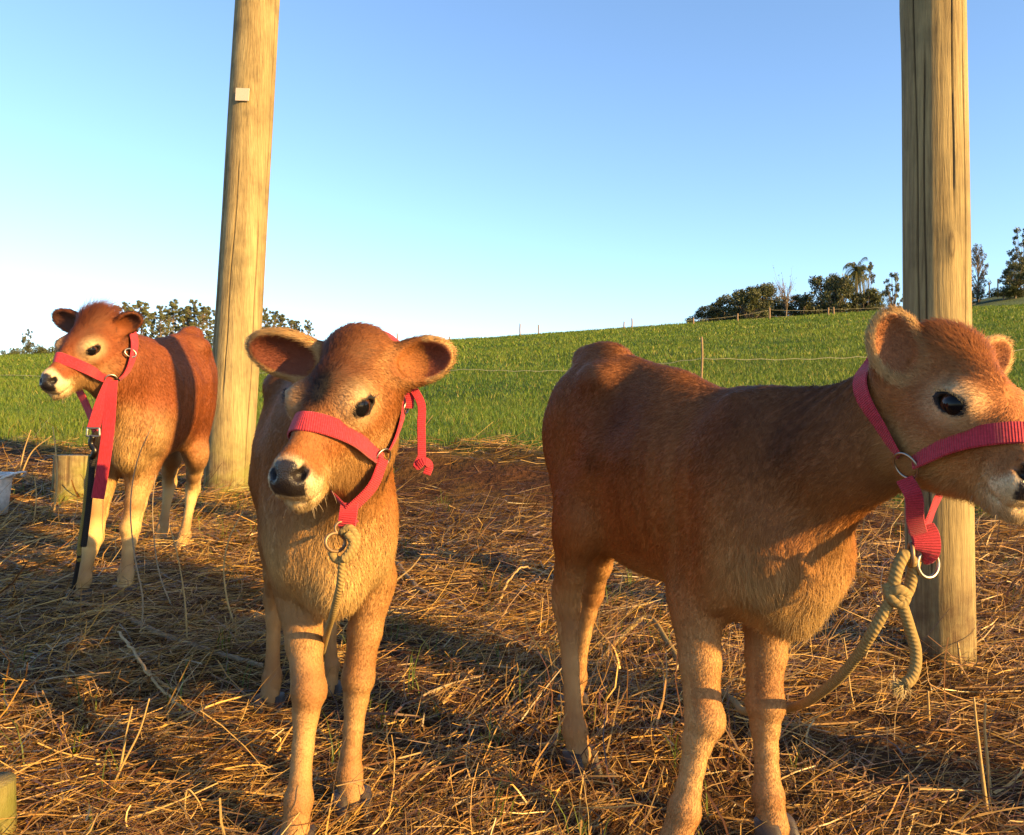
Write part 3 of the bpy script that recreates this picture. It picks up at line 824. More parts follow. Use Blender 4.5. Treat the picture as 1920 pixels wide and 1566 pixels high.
# ---------------------------------------------------------------- timber
def timber_mat(name, cols, moss=0.0):
    m, nt, b = new_mat(name)
    tc = nt.nodes.new('ShaderNodeTexCoord'); mp = nt.nodes.new('ShaderNodeMapping'); mp.inputs['Scale'].default_value = (1, 1, .045)
    nt.links.new(tc.outputs['Object'], mp.inputs[0])
    g1 = noise(nt, 120, 6, .72, mp.outputs[0]); g2 = noise(nt, 14, 4, .6, mp.outputs[0]); g3 = noise(nt, 5, 4, .6, tc.outputs['Object'])
    r1 = ramp(nt, [(.30, cols[0]), (.47, cols[1]), (.66, cols[2])], g1.outputs[0])
    r2 = ramp(nt, [(.35, cols[3]), (.62, cols[2])], g2.outputs[0])
    c = mixc(nt, r1.outputs[0], r2.outputs[0], .45)
    r3 = ramp(nt, [(.32, (.45, .45, .47)), (.52, (.9, .88, .85)), (.7, (1, 1, 1))], g3.outputs[0]); c = mixc(nt, c, r3.outputs[0], .75, 'MULTIPLY')
    gr = attr(nt, 'groove'); c = mixc(nt, c, (.075, .050, .024), gr.outputs['Fac'])
    ms0 = attr(nt, 'moss'); g4 = noise(nt, 22, 5, .6, tc.outputs['Object']); mm0 = nt.nodes.new('ShaderNodeMath'); mm0.operation = 'MULTIPLY'; nt.links.new(ms0.outputs['Fac'], mm0.inputs[0])
    mr0 = ramp(nt, [(.40, (0, 0, 0)), (.62, (.8, .8, .8))], g4.outputs[0]); nt.links.new(mr0.outputs[0], mm0.inputs[1]); c = mixc(nt, c, (.075, .034, .016), mm0.outputs[0])
    if moss:
        ms = attr(nt, 'moss'); mm = nt.nodes.new('ShaderNodeMath'); mm.operation = 'MULTIPLY'; nt.links.new(ms.outputs['Fac'], mm.inputs[0])
        mr = ramp(nt, [(.38, (0, 0, 0)), (.60, (1, 1, 1))], g3.outputs[0]); nt.links.new(mr.outputs[0], mm.inputs[1])
        c = mixc(nt, c, (.13, .14, .025), mm.outputs[0])
    nt.links.new(c, b.inputs['Base Color']); b.inputs['Roughness'].default_value = .8; b.inputs['Specular IOR Level'].default_value = .25
    bump(nt, g1.outputs[0], .9, .006, b)
    return m
WOOD = [(.048, .034, .017), (.225, .165, .074), (.37, .285, .132), (.150, .108, .050)]
M_POLE, M_POLE2 = timber_mat('weathered_pine', WOOD), timber_mat('mossy_pine', WOOD, 1.0)

def pole(name, label, base, top, r0, r1, mat, seed, cracks=20, knots=(), seg=260, rings=220, cat='wooden pole'):
    base, top = np.asarray(base, float), np.asarray(top, float); ax = nrm(top-base); L = np.linalg.norm(top-base)
    A = nrm(np.cross([0, 1, 0], ax)); B = np.cross(ax, A)            # A to the right, B away
    r_ = np.random.default_rng(seed)
    t = np.linspace(0, 1, rings); th = 2*np.pi*np.arange(seg)/seg
    T, H = np.meshgrid(t, th, indexing='ij')
    pts = np.stack([np.cos(H)*.8, np.sin(H)*.8, T*L*.8+seed], -1).reshape(-1, 3)
    R = (r0+(r1-r0)*T)*(1+.022*wob(pts*1.3, 2).reshape(T.shape)+.010*wob(pts*np.array([5, 5, .8]), 3).reshape(T.shape))
    groove = np.zeros_like(R)
    for c in range(cracks):
        a0 = r_.random()*2*np.pi; t0 = r_.random()*.8-.1; t1 = t0+.25+.6*r_.random(); w = .002+.006*r_.random()**2; ph = r_.random()*9
        ac = a0+.05*np.sin(T*L*2.2+ph)+.02*np.sin(T*L*9+ph*2)
        d = np.abs((H-ac+np.pi) % (2*np.pi)-np.pi)
        w_ = np.maximum(w*(.5+.9*np.abs(np.sin(T*L*3+ph))), .6*2*np.pi/seg)*2.2
        groove = np.maximum(groove, sstep(w_*1.2, w_*.25, d)*sstep(t0, t0+.05, T)*sstep(t1, t1-.05, T))
    R = R-groove*.0045
    for (a, tk, s, dr) in knots:
        d2 = (((H-a+np.pi) % (2*np.pi)-np.pi)/s[0])**2+((T-tk)*L/s[1])**2
        R = R+dr*np.exp(-d2)
        groove = np.maximum(groove, .8*np.exp(-((np.sqrt(d2)-.55)/.18)**2)*(dr > 0)*(s[1] < .08))
    v = base+ax*(T*L)[..., None]+R[..., None]*(np.cos(H)[..., None]*A+np.sin(H)[..., None]*B)
    idx = np.arange(rings*seg).reshape(rings, seg); nx = np.roll(idx, -1, 1)
    q = np.stack([idx[:-1], nx[:-1], nx[1:], idx[1:]], -1).reshape(-1, 4).tolist()
    vv = np.concatenate([v.reshape(-1, 3), [top, base]]); n0 = rings*seg
    q += [(idx[-1, i], idx[-1, (i+1) % seg], n0) for i in range(seg)]
    o = mesh_np(name, vv-base, q, mat); o.location = base.tolist()
    for nm, a in (('groove', groove), ('moss', sstep(.55, .05, T*L)*1.0)):
        at = o.data.attributes.new(nm, 'FLOAT', 'POINT'); at.data.foreach_set('value', np.concatenate([a.ravel(), [0, 0]]).astype(np.float32))
    return tagit(o, label, cat)

def make_poles():
    # right-hand pole in front, left pole leaning, and the next one of the row outside the frame, whose shadow crosses the left calf
    yR = 2.27; b = W(1765, 1238, yR); b[2] = GROUND(b[:1], b[1:2])[0]-.12
    pole('wooden_pole', 'thick upright wooden pole behind the head of the right calf', b, W(1747, -160, yR+.05), .089, .084, M_POLE, 3, 11,
         knots=[(math.radians(268), .565, (.16, .05), .006), (math.radians(182), .885, (.5, .12), .008)], cat='wooden pole')
    yL = 4.7; b = W(425, 925, yL); b[2] = GROUND(b[:1], b[1:2])[0]-.1
    p2 = pole('wooden_pole', 'leaning wooden pole with small pale tag behind the left calf', b, W(493, -160, yL+.3), .135, .131, M_POLE2, 8, 18)
    b3 = V3(1.49, 1.24, 0); b3[2] = GROUND(b3[:1], b3[1:2])[0]-.1
    pole('wooden_pole', 'next wooden pole of the row, outside the right edge, shading the left calf', b3, b3+V3(0, 0, 3.2), .088, .084, M_POLE, 21, 8, seg=80, rings=60)
    # tag nailed to it
    c = W(466, 172, 4.72); ax = nrm(W(493, -160, 5.0)-b); A = nrm(np.cross([0, 1, 0], ax)); out = nrm(np.cross(A, ax)); out = out if out[1] < 0 else -out
    m, nt, bs = new_mat('tag_metal'); n = noise(nt, 60, 3); r = ramp(nt, [(.35, (.26, .20, .15)), (.6, (.46, .40, .33))], n.outputs[0]); nt.links.new(r.outputs[0], bs.inputs['Base Color']); bs.inputs['Roughness'].default_value = .45
    bm = bmesh.new(); g = bmesh.ops.create_cube(bm, size=1)['verts']
    for v_ in g:
        p = v_.co.copy(); v_.co = Vector((p.x*.082, p.y*.004, p.z*.078))
    bmesh.ops.bevel(bm, geom=list(bm.edges), offset=.001, segments=1, affect='EDGES')
    me = bpy.data.meshes.new('tag'); bm.to_mesh(me); bm.free(); me.materials.append(m)
    o = bpy.data.objects.new('tag', me); scene.collection.objects.link(o)
    # seat it on the wood
    axp = b+ax*((c-b)@ax); c = axp+nrm((out*.95+A*-.05))*.1425
    R = Matrix((A.tolist(), (-out).tolist(), ax.tolist())).transposed().to_4x4(); R.translation = Vector(c.tolist())
    o.parent = p2; o.matrix_parent_inverse = Matrix.Translation(-Vector(p2.location)); o.matrix_basis = R
    o['label'] = 'small pale square tag nailed to the wood'

M_RUST, M_STEEL, M_WIRE = None, None, None
def metal(name, c, rough=.35, met=1.0):
    m, nt, b = new_mat(name); n = noise(nt, 90, 3); r = ramp(nt, [(.3, tuple(x*.55 for x in c)), (.7, c)], n.outputs[0])
    nt.links.new(r.outputs[0], b.inputs['Base Color']); b.inputs['Metallic'].default_value = met; b.inputs['Roughness'].default_value = rough
    return m
M_STEEL, M_RUST = metal('nickel_plate', (.46, .41, .33), .38), metal('rusty_steel', (.30, .20, .12), .55, .7)

def make_stump():
    b = W(132, 934, 4.55); b[2] = GROUND(b[:1], b[1:2])[0]-.05
    o = pole('wooden_stump', 'short sawn wooden stump on the straw between bucket and left calf', b, b+V3(.012, 0, .31), .098, .094, M_POLE2, 12, 7, seg=90, rings=60, cat='stump')
    b = W(-22, 1600, 1.43); b[2] = GROUND(b[:1], b[1:2])[0]-.05
    pole('wooden_stump', 'pale sawn post end cut off by the lower left corner', b, b+V3(0, 0, .155), .045, .043, M_POLE2, 31, 4, seg=70, rings=40, cat='stump')

def make_bucket():
    c = W(-28, 962, 4.1); c[2] = GROUND(c[:1], c[1:2])[0]+.005
    t = empty('bucket', c, 'white plastic bucket at the left edge on the straw', 'bucket')
    m, nt, b = new_mat('white_plastic'); n = noise(nt, 12, 4); r = ramp(nt, [(.35, (.33, .31, .29)), (.65, (.48, .46, .44))], n.outputs[0])
    nt.links.new(r.outputs[0], b.inputs['Base Color']); b.inputs['Roughness'].default_value = .4; b.inputs['Subsurface Weight'].default_value = .05
    lathe('bucket_wall', [(k_*.88, z_*.88) for k_, z_ in [(.0, .012), (.100, .012), (.100, 0), (.112, .004), (.126, .12), (.138, .225), (.138, .232), (.134, .232), (.122, .12), (.104, .016), (0, .016)]], c, m, 48, t)
    lathe('rim', [(k_*.88, z_*.88) for k_, z_ in [(.136, .222), (.150, .220), (.152, .236), (.148, .243), (.134, .243), (.133, .232)]], c, m, 48, t)
    a = np.linspace(0, np.pi, 24); hp = np.stack([c[0]+.152*np.cos(a), c[1]-.05-.13*np.sin(a)*1, c[2]+.225+0*a-.03*np.sin(a)], 1)
    hp = np.stack([c[0]+.135+.05*np.sin(a)*1.0, c[1]-.09*np.cos(a), c[2]+.190+.03*np.sin(a)], 1)
    tube('handle', hp, .006, m, 8, t)

# ---------------------------------------------------------------- fence
def make_fences():
    mp, nt, b = new_mat('fence_stake'); n = noise(nt, 40, 3); r = ramp(nt, [(.3, (.10, .06, .03)), (.7, (.26, .17, .09))], n.outputs[0]); nt.links.new(r.outputs[0], b.inputs['Base Color']); b.inputs['Roughness'].default_value = .8
    mw, nt, b = new_mat('fence_wire'); b.inputs['Base Color'].default_value = (.34, .31, .20, 1); b.inputs['Roughness'].default_value = .5
    def stake(u, v0, v1, Y, label, r=.02, name='fence_post', bend=0.0):
        a = W(u, v1, Y); z = GROUND(a[:1], a[1:2])[0]; h = max((v1-v0)/FPX*Y, .3)
        base = np.array([a[0], a[1], z-.05]); top = W(u+bend, v0, Y)
        pts = np.array([base+(top-base)*k+V3(.006*math.sin(7*k+u), .0, 0) for k in np.linspace(0, 1, 9)])
        o = tube(name, pts, np.linspace(r, r*.85, 9), mp, 7)
        return tagit(o, label, 'fence post', 'stakes of the wire fences'), pts
    tops = {}
    near = [(300, 640, 720, 12.5, 'thin fence stake in the field, hidden low behind the left calf'), (1316, 632, 704, 11.0, 'nearest thin fence stake standing alone in the green field'), (1955, 610, 720, 10.4, None)]
    # near electric wire across the field
    _, s1 = stake(1316, 632, 704, 11.0, 'crooked thin fence stake alone in the middle of the green field', .017)
    wires = []
    def wire(pts, label, r=.0035):
        pts = np.asarray(pts, float); out = []
        for a, b_ in zip(pts[:-1], pts[1:]):
            k = np.linspace(0, 1, 24, endpoint=False); sag = .012*np.linalg.norm(b_-a)
            out.append(a+(b_-a)*k[:, None]-np.stack([0*k, 0*k, 4*sag*k*(1-k)], 1)+np.stack([0*k, 0*k, .008*np.sin(k*31+a[0])], 1))
        out = np.concatenate(out+[pts[-1:]])
        tagit(tube('fence_wire', out, r, mw, 5), label, 'fence wire', 'fence wires')
    wire([W(-80, 700, 15), W(640, 692, 13), W(880, 693, 12.2), W(1110, 693, 11.6), W(1316, 672, 11.0), W(1620, 669, 10.6), W(1960, 652, 10.2)], 'pale sagging wire strung across the green field at mid height')
    # skyline stakes
    sk = [(745, 625, 652, 'skyline stake just right of the middle calf\'s head'), (843, 631, 645, 'short faint skyline stake over the middle calf\'s left ear'), (975, 607, 634, 'taller of two skyline stakes left of centre'), (1010, 609, 632, 'shorter of two skyline stakes left of centre'),
          (1170, 603, 622, 'fainter of two skyline stakes right of centre'), (1185, 597, 622, 'bolder of two skyline stakes right of centre')]
    for u, v0, v1, lb in sk: stake(u, v0, v1, 45.0, lb, .042)
    rt = [(1300, 596, 612, 'stake at the left foot of the wooded rise'), (1383, 588, 612, 'first tall stake before the dark trees on the right'), (1443, 577, 601, 'thick brown stake before the bare tree'), (1553, 577, 601, 'thick brown stake before the palm'), (1563, 576, 592, 'thin stake close beside the thick stake before the palm'), (1678, 570, 592, 'stake just left of the thick right pole')]
    P = []
    for u, v0, v1, lb in rt:
        _, s = stake(u, v0, v1, 44.0, lb, .05); P.append(s[-1]-V3(0, 0, .12))
    wire([W(1180, 612, 44.6)]+P+[W(1830, 560, 44)], 'upper wire along the stakes before the dark trees', .005)
    wire([W(1180, 618, 44.6)]+[p-V3(0, 0, .35) for p in P]+[W(1830, 570, 44)], 'lower wire along the stakes before the dark trees', .004)
    stake(1821, 566, 590, 44.0, 'stake just right of the thick right pole', .04)
    for u, v0, v1, lb in ((1855, 530, 552, 'first stake on the far right hill'), (1871, 523, 552, 'taller stake on the far right hill')): 
        a = W(u, v0, 92.0); z = GROUND(a[:1], a[1:2])[0]
        tagit(tube('fence_post', np.array([W(u, v1+6, 92), a]), .07, mp, 6), lb, 'fence post', 'stakes of the wire fences')

# ---------------------------------------------------------------- far hill and trees
def make_far_hill():
    us = np.linspace(1500, 2600, 60); top = np.interp(us, [1500, 1700, 1800, 1860, 1920, 2200, 2600], [620, 592, 572, 556, 545, 515, 490])
    v, rows = [], 14
    for k in range(rows):
        t = k/(rows-1)
        for u, vt in zip(us, top):
            Y = 62+t*36; vv = 640+(vt-640)*t**.75
            v.append(W(u, vv, Y))
    for u, vt in zip(us, top): v.append(W(u, vt, 98)+V3(20, 40, -9))
    n = len(us); f = np.array([(r*n+i, r*n+i+1, (r+1)*n+i+1, (r+1)*n+i) for r in range(rows) for i in range(n-1)])
    m, nt, b = new_mat('far_pasture'); geo = nt.nodes.new('ShaderNodeNewGeometry'); n1 = noise(nt, .6, 6, .65, geo.outputs['Position'])
    r = ramp(nt, [(.3, (.020, .040, .007)), (.7, (.060, .100, .018))], n1.outputs[0]); nt.links.new(r.outputs[0], b.inputs['Base Color']); b.inputs['Roughness'].default_value = .95
    n2_ = noise(nt, 5, 4, .6, geo.outputs['Position']); bump(nt, n2_.outputs[0], 1.0, .25, b)
    o = mesh_np('far_hill', np.array(v), f, m); o['kind'] = 'structure'

mb, nt, b = new_mat('bark'); _n = noise(nt, 8, 5); _r = ramp(nt, [(.3, (.055, .038, .026)), (.7, (.19, .15, .11))], _n.outputs[0]); nt.links.new(_r.outputs[0], b.inputs['Base Color']); b.inputs['Roughness'].default_value = .9
M_BARK = mb

def leaf_cloud(cs, rs, n, size, col, seed, flat=.7, shell=.55):
    """leaf quads in clumps: cs centres, rs radii"""
    r_ = np.random.default_rng(seed); cs = np.asarray(cs, float); rs = np.asarray(rs, float)
    w = rs**2; k = r_.choice(len(cs), n, p=w/w.sum())
    d = r_.normal(size=(n, 3)); d /= np.linalg.norm(d, axis=1)[:, None]
    rad = rs[k]*(shell+(1-shell)*r_.random(n)**.5)*(.75+.5*r_.random(n))
    p = cs[k]+d*rad[:, None]*np.array([1, 1, flat])
    a = r_.normal(size=(n, 3)); a /= np.linalg.norm(a, axis=1)[:, None]
    b_ = np.cross(a, r_.normal(size=(n, 3))); b_ /= np.linalg.norm(b_, axis=1)[:, None]
    s = size*(.5+r_.random(n))
    v = np.stack([p-a*s[:, None], p+b_*s[:, None]*.45, p+a*s[:, None], p-b_*s[:, None]*.45], 1).reshape(-1, 3)
    f = np.arange(n*4).reshape(n, 4)
    c = np.asarray(col)*(.6+.8*r_.random(n))[:, None]*(.65+.7*r_.random(len(cs)))[k][:, None]  # random leaf tone; the clump factor paints lit and dark clumps
    return v, f, np.repeat(c, 4, 0)

def branches(paths, name, parent=None):
    vs_, fs = [], []
    for pts, r0, r1 in paths:
        pts = np.asarray(pts, float); n = len(pts); seg = 6; b0 = len(vs_)
        for i, p in enumerate(pts):
            r = r0+(r1-r0)*i/(n-1)
            t = nrm(pts[min(i+1, n-1)]-pts[max(i-1, 0)]); A = nrm(np.cross(t, [.3, 1, .1])); B = np.cross(t, A)
            vs_ += [p+r*(A*math.cos(2*math.pi*k/seg)+B*math.sin(2*math.pi*k/seg)) for k in range(seg)]
        for i in range(n-1):
            for k in range(seg): fs.append((b0+i*seg+k, b0+i*seg+(k+1) % seg, b0+(i+1)*seg+(k+1) % seg, b0+(i+1)*seg+k))
    return mesh_np(name, np.array(vs_), fs, M_BARK)

def tree_mesh(kind, seed):
    """unit tree about 1 high: (branch object, crown object) mesh data"""
    r_ = np.random.default_rng(seed); br, cs, rs = [], [], []
    lean = r_.normal()*.05
    if kind == 'euc':        # tall, bare stem, layered open crown
        stem = [(lean*t*t+.012*math.sin(9*t+seed), .01*math.cos(7*t), t*.93) for t in np.linspace(0, 1, 9)]
        br.append((stem, .018, .004))
        for i in range(64):
            t = .34+.62*r_.random()**.8; a = r_.random()*6.28; l = .19*(1.15-.8*abs(t-.62)/.38)*(.25+.85*r_.random())
            s0 = np.array([lean*t*t, 0, t*.93]); e = s0+np.array([math.cos(a)*l, math.sin(a)*l, .06+.06*r_.random()])
            br.append(([s0, (s0+e)/2+np.array([0, 0, -.012]), e], .006, .002)); cs.append(e); rs.append(.016+.028*r_.random())
        cs.append(np.array([lean, 0, .96])); rs.append(.04)
        V, F, C = leaf_cloud(cs, rs, 9500, .0085, (.125, .130, .052), seed, .6, .15)
    elif kind == 'round':    # dense broadleaf
        br.append(([(0, 0, 0), (lean, 0, .3), (lean*1.5, .02, .6)], .035, .015))
        for i in range(60):
            a = r_.random()*6.28; h = .22+.70*r_.random(); l = .34*math.sqrt(max(0, 1-((h-.5)/.52)**2))*(.45+.65*r_.random())
            e = np.array([math.cos(a)*l, math.sin(a)*l, h]); cs.append(e); rs.append(.06+.08*r_.random()**1.5); br.append(([(lean, 0, .25), e*.6+np.array([0, 0, .1]), e], .010, .003))
        V, F, C = leaf_cloud(cs, rs, 9500, .019, (.060, .066, .024), seed, .8, .2)
    elif kind == 'airy':     # open crown with sky gaps, forked
        br.append(([(0, 0, 0), (.02, 0, .25), (.05+lean, 0, .5)], .022, .012))
        for i in range(42):
            a = r_.random()*6.28; h = .40+.58*r_.random(); l = .30*(.4+.7*r_.random())*(1.2-.6*h)
            e = np.array([.05+math.cos(a)*l, math.sin(a)*l, h]); cs.append(e); rs.append(.025+.04*r_.random()); br.append(([(.05+lean, 0, .42), e*.55+np.array([.02, 0, .16]), e], .009, .002))
        V, F, C = leaf_cloud(cs, rs, 3600, .014, (.085, .088, .042), seed, .7, .2)
    elif kind == 'column':   # upright poplar-like
        br.append(([(0, 0, 0), (.0, 0, .5), (.01, 0, .98)], .020, .004))
        for i in range(60):
            h = .2+.78*i/59; a = r_.random()*6.28; l = .17*math.sqrt(max(.02, 1-((h-.55)/.5)**2))*(.4+.7*r_.random())
            e = np.array([math.cos(a)*l, math.sin(a)*l, h]); cs.append(e); rs.append(.025+.025*r_.random()); br.append(([(0, 0, h-.22), e*np.array([.6, .6, 1])-np.array([0, 0, .08]), e], .006, .002))
        V, F, C = leaf_cloud(cs, rs, 3400, .012, (.085, .075, .045), seed, 1.3, .25)
    elif kind == 'bare':
        br.append(([(0, 0, 0), (.01, 0, .4), (.03, 0, .6)], .022, .012))
        for i in range(22):
            a = r_.random()*6.28; h = .65+.35*r_.random(); l = .30*(.3+.7*r_.random()); e = np.array([math.cos(a)*l, math.sin(a)*l, h]); s0 = np.array([.02, 0, .42+.2*r_.random()])
            br.append(([s0, (s0+e)/2+np.array([0, 0, .04]), e], .007, .0015))
            for q in range(4):
                e2 = e+r_.normal(size=3)*.07; br.append(([(s0+e)/2+np.array([0, 0, .04]), e2], .003, .001)); cs.append(e2); rs.append(.03)
        V, F, C = leaf_cloud(cs, rs, 160, .010, (.11, .09, .06), seed, 1, .2)
    elif kind == 'palm':
        br.append(([(0, 0, 0), (.01, 0, .4), (.0, 0, .78)], .030, .022))
        V, F, C = [], [], []
        for i in range(40):
            a = 6.28*i/40+r_.random()*.3; el = 1.15-1.9*r_.random(); L = .27*(.8+.3*r_.random()); p = np.array([0, 0, .78]); d = np.array([math.cos(a)*math.cos(el), math.sin(a)*math.cos(el), math.sin(el)]); sd = np.array([-math.sin(a), math.cos(a), 0])
            pts = []
            for k in range(9):
                pts.append(p.copy()); p = p+d*L/8; d = nrm(d-np.array([0, 0, .24]))
            for k in range(8):
                for s in (1, -1):
                    for z in range(2):
                        q0 = pts[k]+(pts[k+1]-pts[k])*z/2; tip = q0+sd*s*.07*(1-.1*k)+np.array([0, 0, -.05])+(pts[k+1]-pts[k])*.9
                        b0 = len(V); V += [q0, q0+(pts[k+1]-pts[k])*.35, tip]; F.append((b0, b0+1, b0+2)); C += [np.array([.085, .085, .022])*(.7+.6*r_.random())]*3
        V, C = np.array(V), np.array(C)
    else:                    # bush
        for i in range(34):
            a = r_.random()*6.28; l = .46*r_.random()**.6; cs.append(np.array([math.cos(a)*l, math.sin(a)*l, .25+.45*r_.random()])); rs.append(.07+.09*r_.random())
        br.append(([(0, 0, 0), (0, 0, .3), (.05, 0, .6)], .03, .01))
        V, F, C = leaf_cloud(cs, rs, 4000, .026, (.065, .075, .026), seed, .8, .4)
    b_o = branches(br, 'trunk'); c_o = mesh_np('crown', V, F, M_LEAF, None, False, C)
    return b_o, c_o
_cache = {}
def tree(name, label, kind, u, vtop, vbase, Y, wide=1.0, seed=1, group=None, rot=0.0):
    base = W(u, vbase, Y); h = (vbase-vtop)/FPX*Y
    t = empty(name, base, label, 'tree', group)
    if (kind, seed) not in _cache:
        a, c = tree_mesh(kind, seed); _cache[(kind, seed)] = (a, c); objs = (a, c)
    else:
        objs = tuple(o.copy() for o in _cache[(kind, seed)])
        for o in objs: scene.collection.objects.link(o)
    for o in objs: o.parent = t
    wide *= {'round': 1.5, 'bush': 1.5, 'euc': .9}.get(kind, 1.0); t.scale = (h*wide, h*wide, h); t.rotation_euler = (0, 0, rot)
    return t
ORD = ['first', 'second', 'third', 'fourth', 'fifth', 'sixth', 'seventh', 'eighth', 'ninth', 'tenth', 'eleventh', 'twelfth', 'thirteenth', 'fourteenth', 'fifteenth', 'sixteenth', 'seventeenth', 'eighteenth', 'nineteenth', 'twentieth', 'twenty-first', 'twenty-second']
def make_trees():
    Y = 150
    tree('tree', 'small lone tree on the skyline at the far left', 'airy', 50, 617, 690, Y, .62, 5, 'trees at the far left edge')
    for i, (u, v) in enumerate([(22, 648), (37, 641), (66, 640), (84, 636), (101, 640)]):
        tree('shrub', ['first', 'second', 'third', 'fourth', 'fifth'][i]+' low shrub from the left edge on the far skyline', 'bush', u, v, 690, Y-8+3*i, .62, 3+i % 2, 'shrubs at the far left edge', i)
    # tall eucalypts behind the left calf and both sides of the leaning pole
    eu = [(e0, e1-10) for e0, e1 in [(205, 590), (217, 584), (232, 578), (249, 585), (265, 574), (284, 596), (300, 584), (312, 592), (326, 575), (341, 590), (352, 583), (364, 573), (376, 586), (388, 588), (405, 592), (484, 582), (497, 588), (511, 594), (527, 602), (543, 608), (558, 611), (578, 611)]]
    for i, (u, v) in enumerate(eu):
        tree('eucalyptus_tree', ORD[i]+' tall open-crowned eucalyptus from the left in the skyline row', 'euc', u, v, 690, Y+rng.random()*25, .95 if v < 600 else .8, 20+i % 5, 'eucalypts along the left skyline', i*1.3)
    un = [(x, 628-.02*abs(x-300)) for x in range(196, 480, 14)]+[(482, 608), (495, 612), (508, 615), (522, 619), (537, 622), (551, 625), (565, 628), (580, 632), (594, 635), (606, 640), (618, 645)]
    v_, f_, c_ = [], [], []; r_ = np.random.default_rng(99); n0 = 0
    cs, rs = [], []
    for u, v in un:
        for q in range(16):
            p = W(u+r_.normal()*9, v+8+r_.random()*30, Y-6+r_.random()*8); cs.append(p); rs.append(.45+.6*r_.random())
    V, F, C = leaf_cloud(cs, rs, 60000, .115, (.085, .095, .034), 77, .8, .2)
    o = mesh_np('woodland', V, F, M_LEAF, None, False, C); o['kind'] = 'stuff'; tagit(o, 'low woodland undergrowth below the eucalypts on the left skyline', 'woodland')
    # wood on the right
    Y = 66
    R = [('shrub', 'low round shrub at the left foot of the wooded rise', 'bush', 1303, 588, 632, .8, 3), ('tree', 'low dark spreading tree, leftmost of the wooded rise', 'round', 1325, 572, 640, .75, 31), ('tree', 'reddish dark round tree, second of the wooded rise', 'round', 1362, 552, 640, .75, 32),
         ('tree', 'grey-green rounded tree left of the bare tree', 'round', 1402, 540, 640, .68, 33), ('tree', 'taller grey-green tree close left of the bare tree', 'round', 1428, 531, 640, .62, 34), ('shrub', 'dark low bush in front of the bare tree', 'bush', 1440, 545, 620, .7, 4),
         ('bare_tree', 'leafless pale tree rising from the dark wood', 'bare', 1473, 518, 640, .8, 41), ('tree', 'dark low tree just right of the bare tree', 'round', 1498, 546, 640, .66, 35), ('tree', 'dark broad tree left of the palm', 'round', 1548, 513, 640, .60, 36), ('tree', 'tall dark tree touching the palm on its left', 'round', 1570, 512, 640, .5, 31),
         ('palm_tree', 'drooping palm standing over the dark trees on the right', 'palm', 1607, 470, 640, .62, 51), ('tree', 'airy tall tree behind the palm', 'airy', 1626, 489, 640, .66, 6), ('tree', 'dark tree under the palm on its right', 'round', 1622, 540, 640, .6, 33),
         ('tree', 'thin leaning tree alone left of the thick right pole', 'airy', 1672, 510, 632, .62, 7)]
    for i, (nm, lb, k, u, vt, vb, w, sd) in enumerate(R):
        tree(nm, lb, k, u, vt, vb, Y+(i % 3)*3, w, sd, 'trees of the wooded rise on the right', i*.9)
    Y = 95
    tree('tree', 'upright pale feathery tree just right of the thick right pole', 'column', 1834, 459, 575, Y, .85, 61, None, .5)
    tree('shrub', 'dark shrub at the foot of the upright feathery tree', 'bush', 1815, 526, 580, Y-1, .6, 4, None, .5)
    tree('tree', 'tall airy tree cut by the right edge of the picture', 'airy', 1922, 425, 580, Y, .62, 8, None, 2.2)
    tree('tree', 'dark round tree at the right edge below the tall airy one', 'round', 1904, 490, 570, Y-3, .62, 32, None, 1.2)
    tree('shrub', 'low dark hedge bush on the far right hill', 'bush', 1882, 533, 562, Y-3, 1.3, 3, None, 1.2)

def gz(x, y): return GROUND(x, y)
def G(x, y): return V3(x, y, float(GROUND(np.array([x]), np.array([y]))[0]))
COAT = dict(base=(.30, .106, .026), pale=(.56, .37, .155), dark=(.045, .014, .006), cream=(.60, .46, .28))
TORSO = [(-.02, .76, .66, .045), (.03, .825, .56, .085), (.12, .858, .465, .112), (.22, .862, .428, .120), (.34, .846, .412, .118), (.48, .832, .412, .124),
         (.62, .824, .398, .122), (.76, .826, .390, .108), (.87, .815, .402, .094), (.95, .765, .430, .076), (1.0, .70, .48, .055)]
NECK = [((.80, 0, .66), .125), ((.97, 0, .71), .105)]

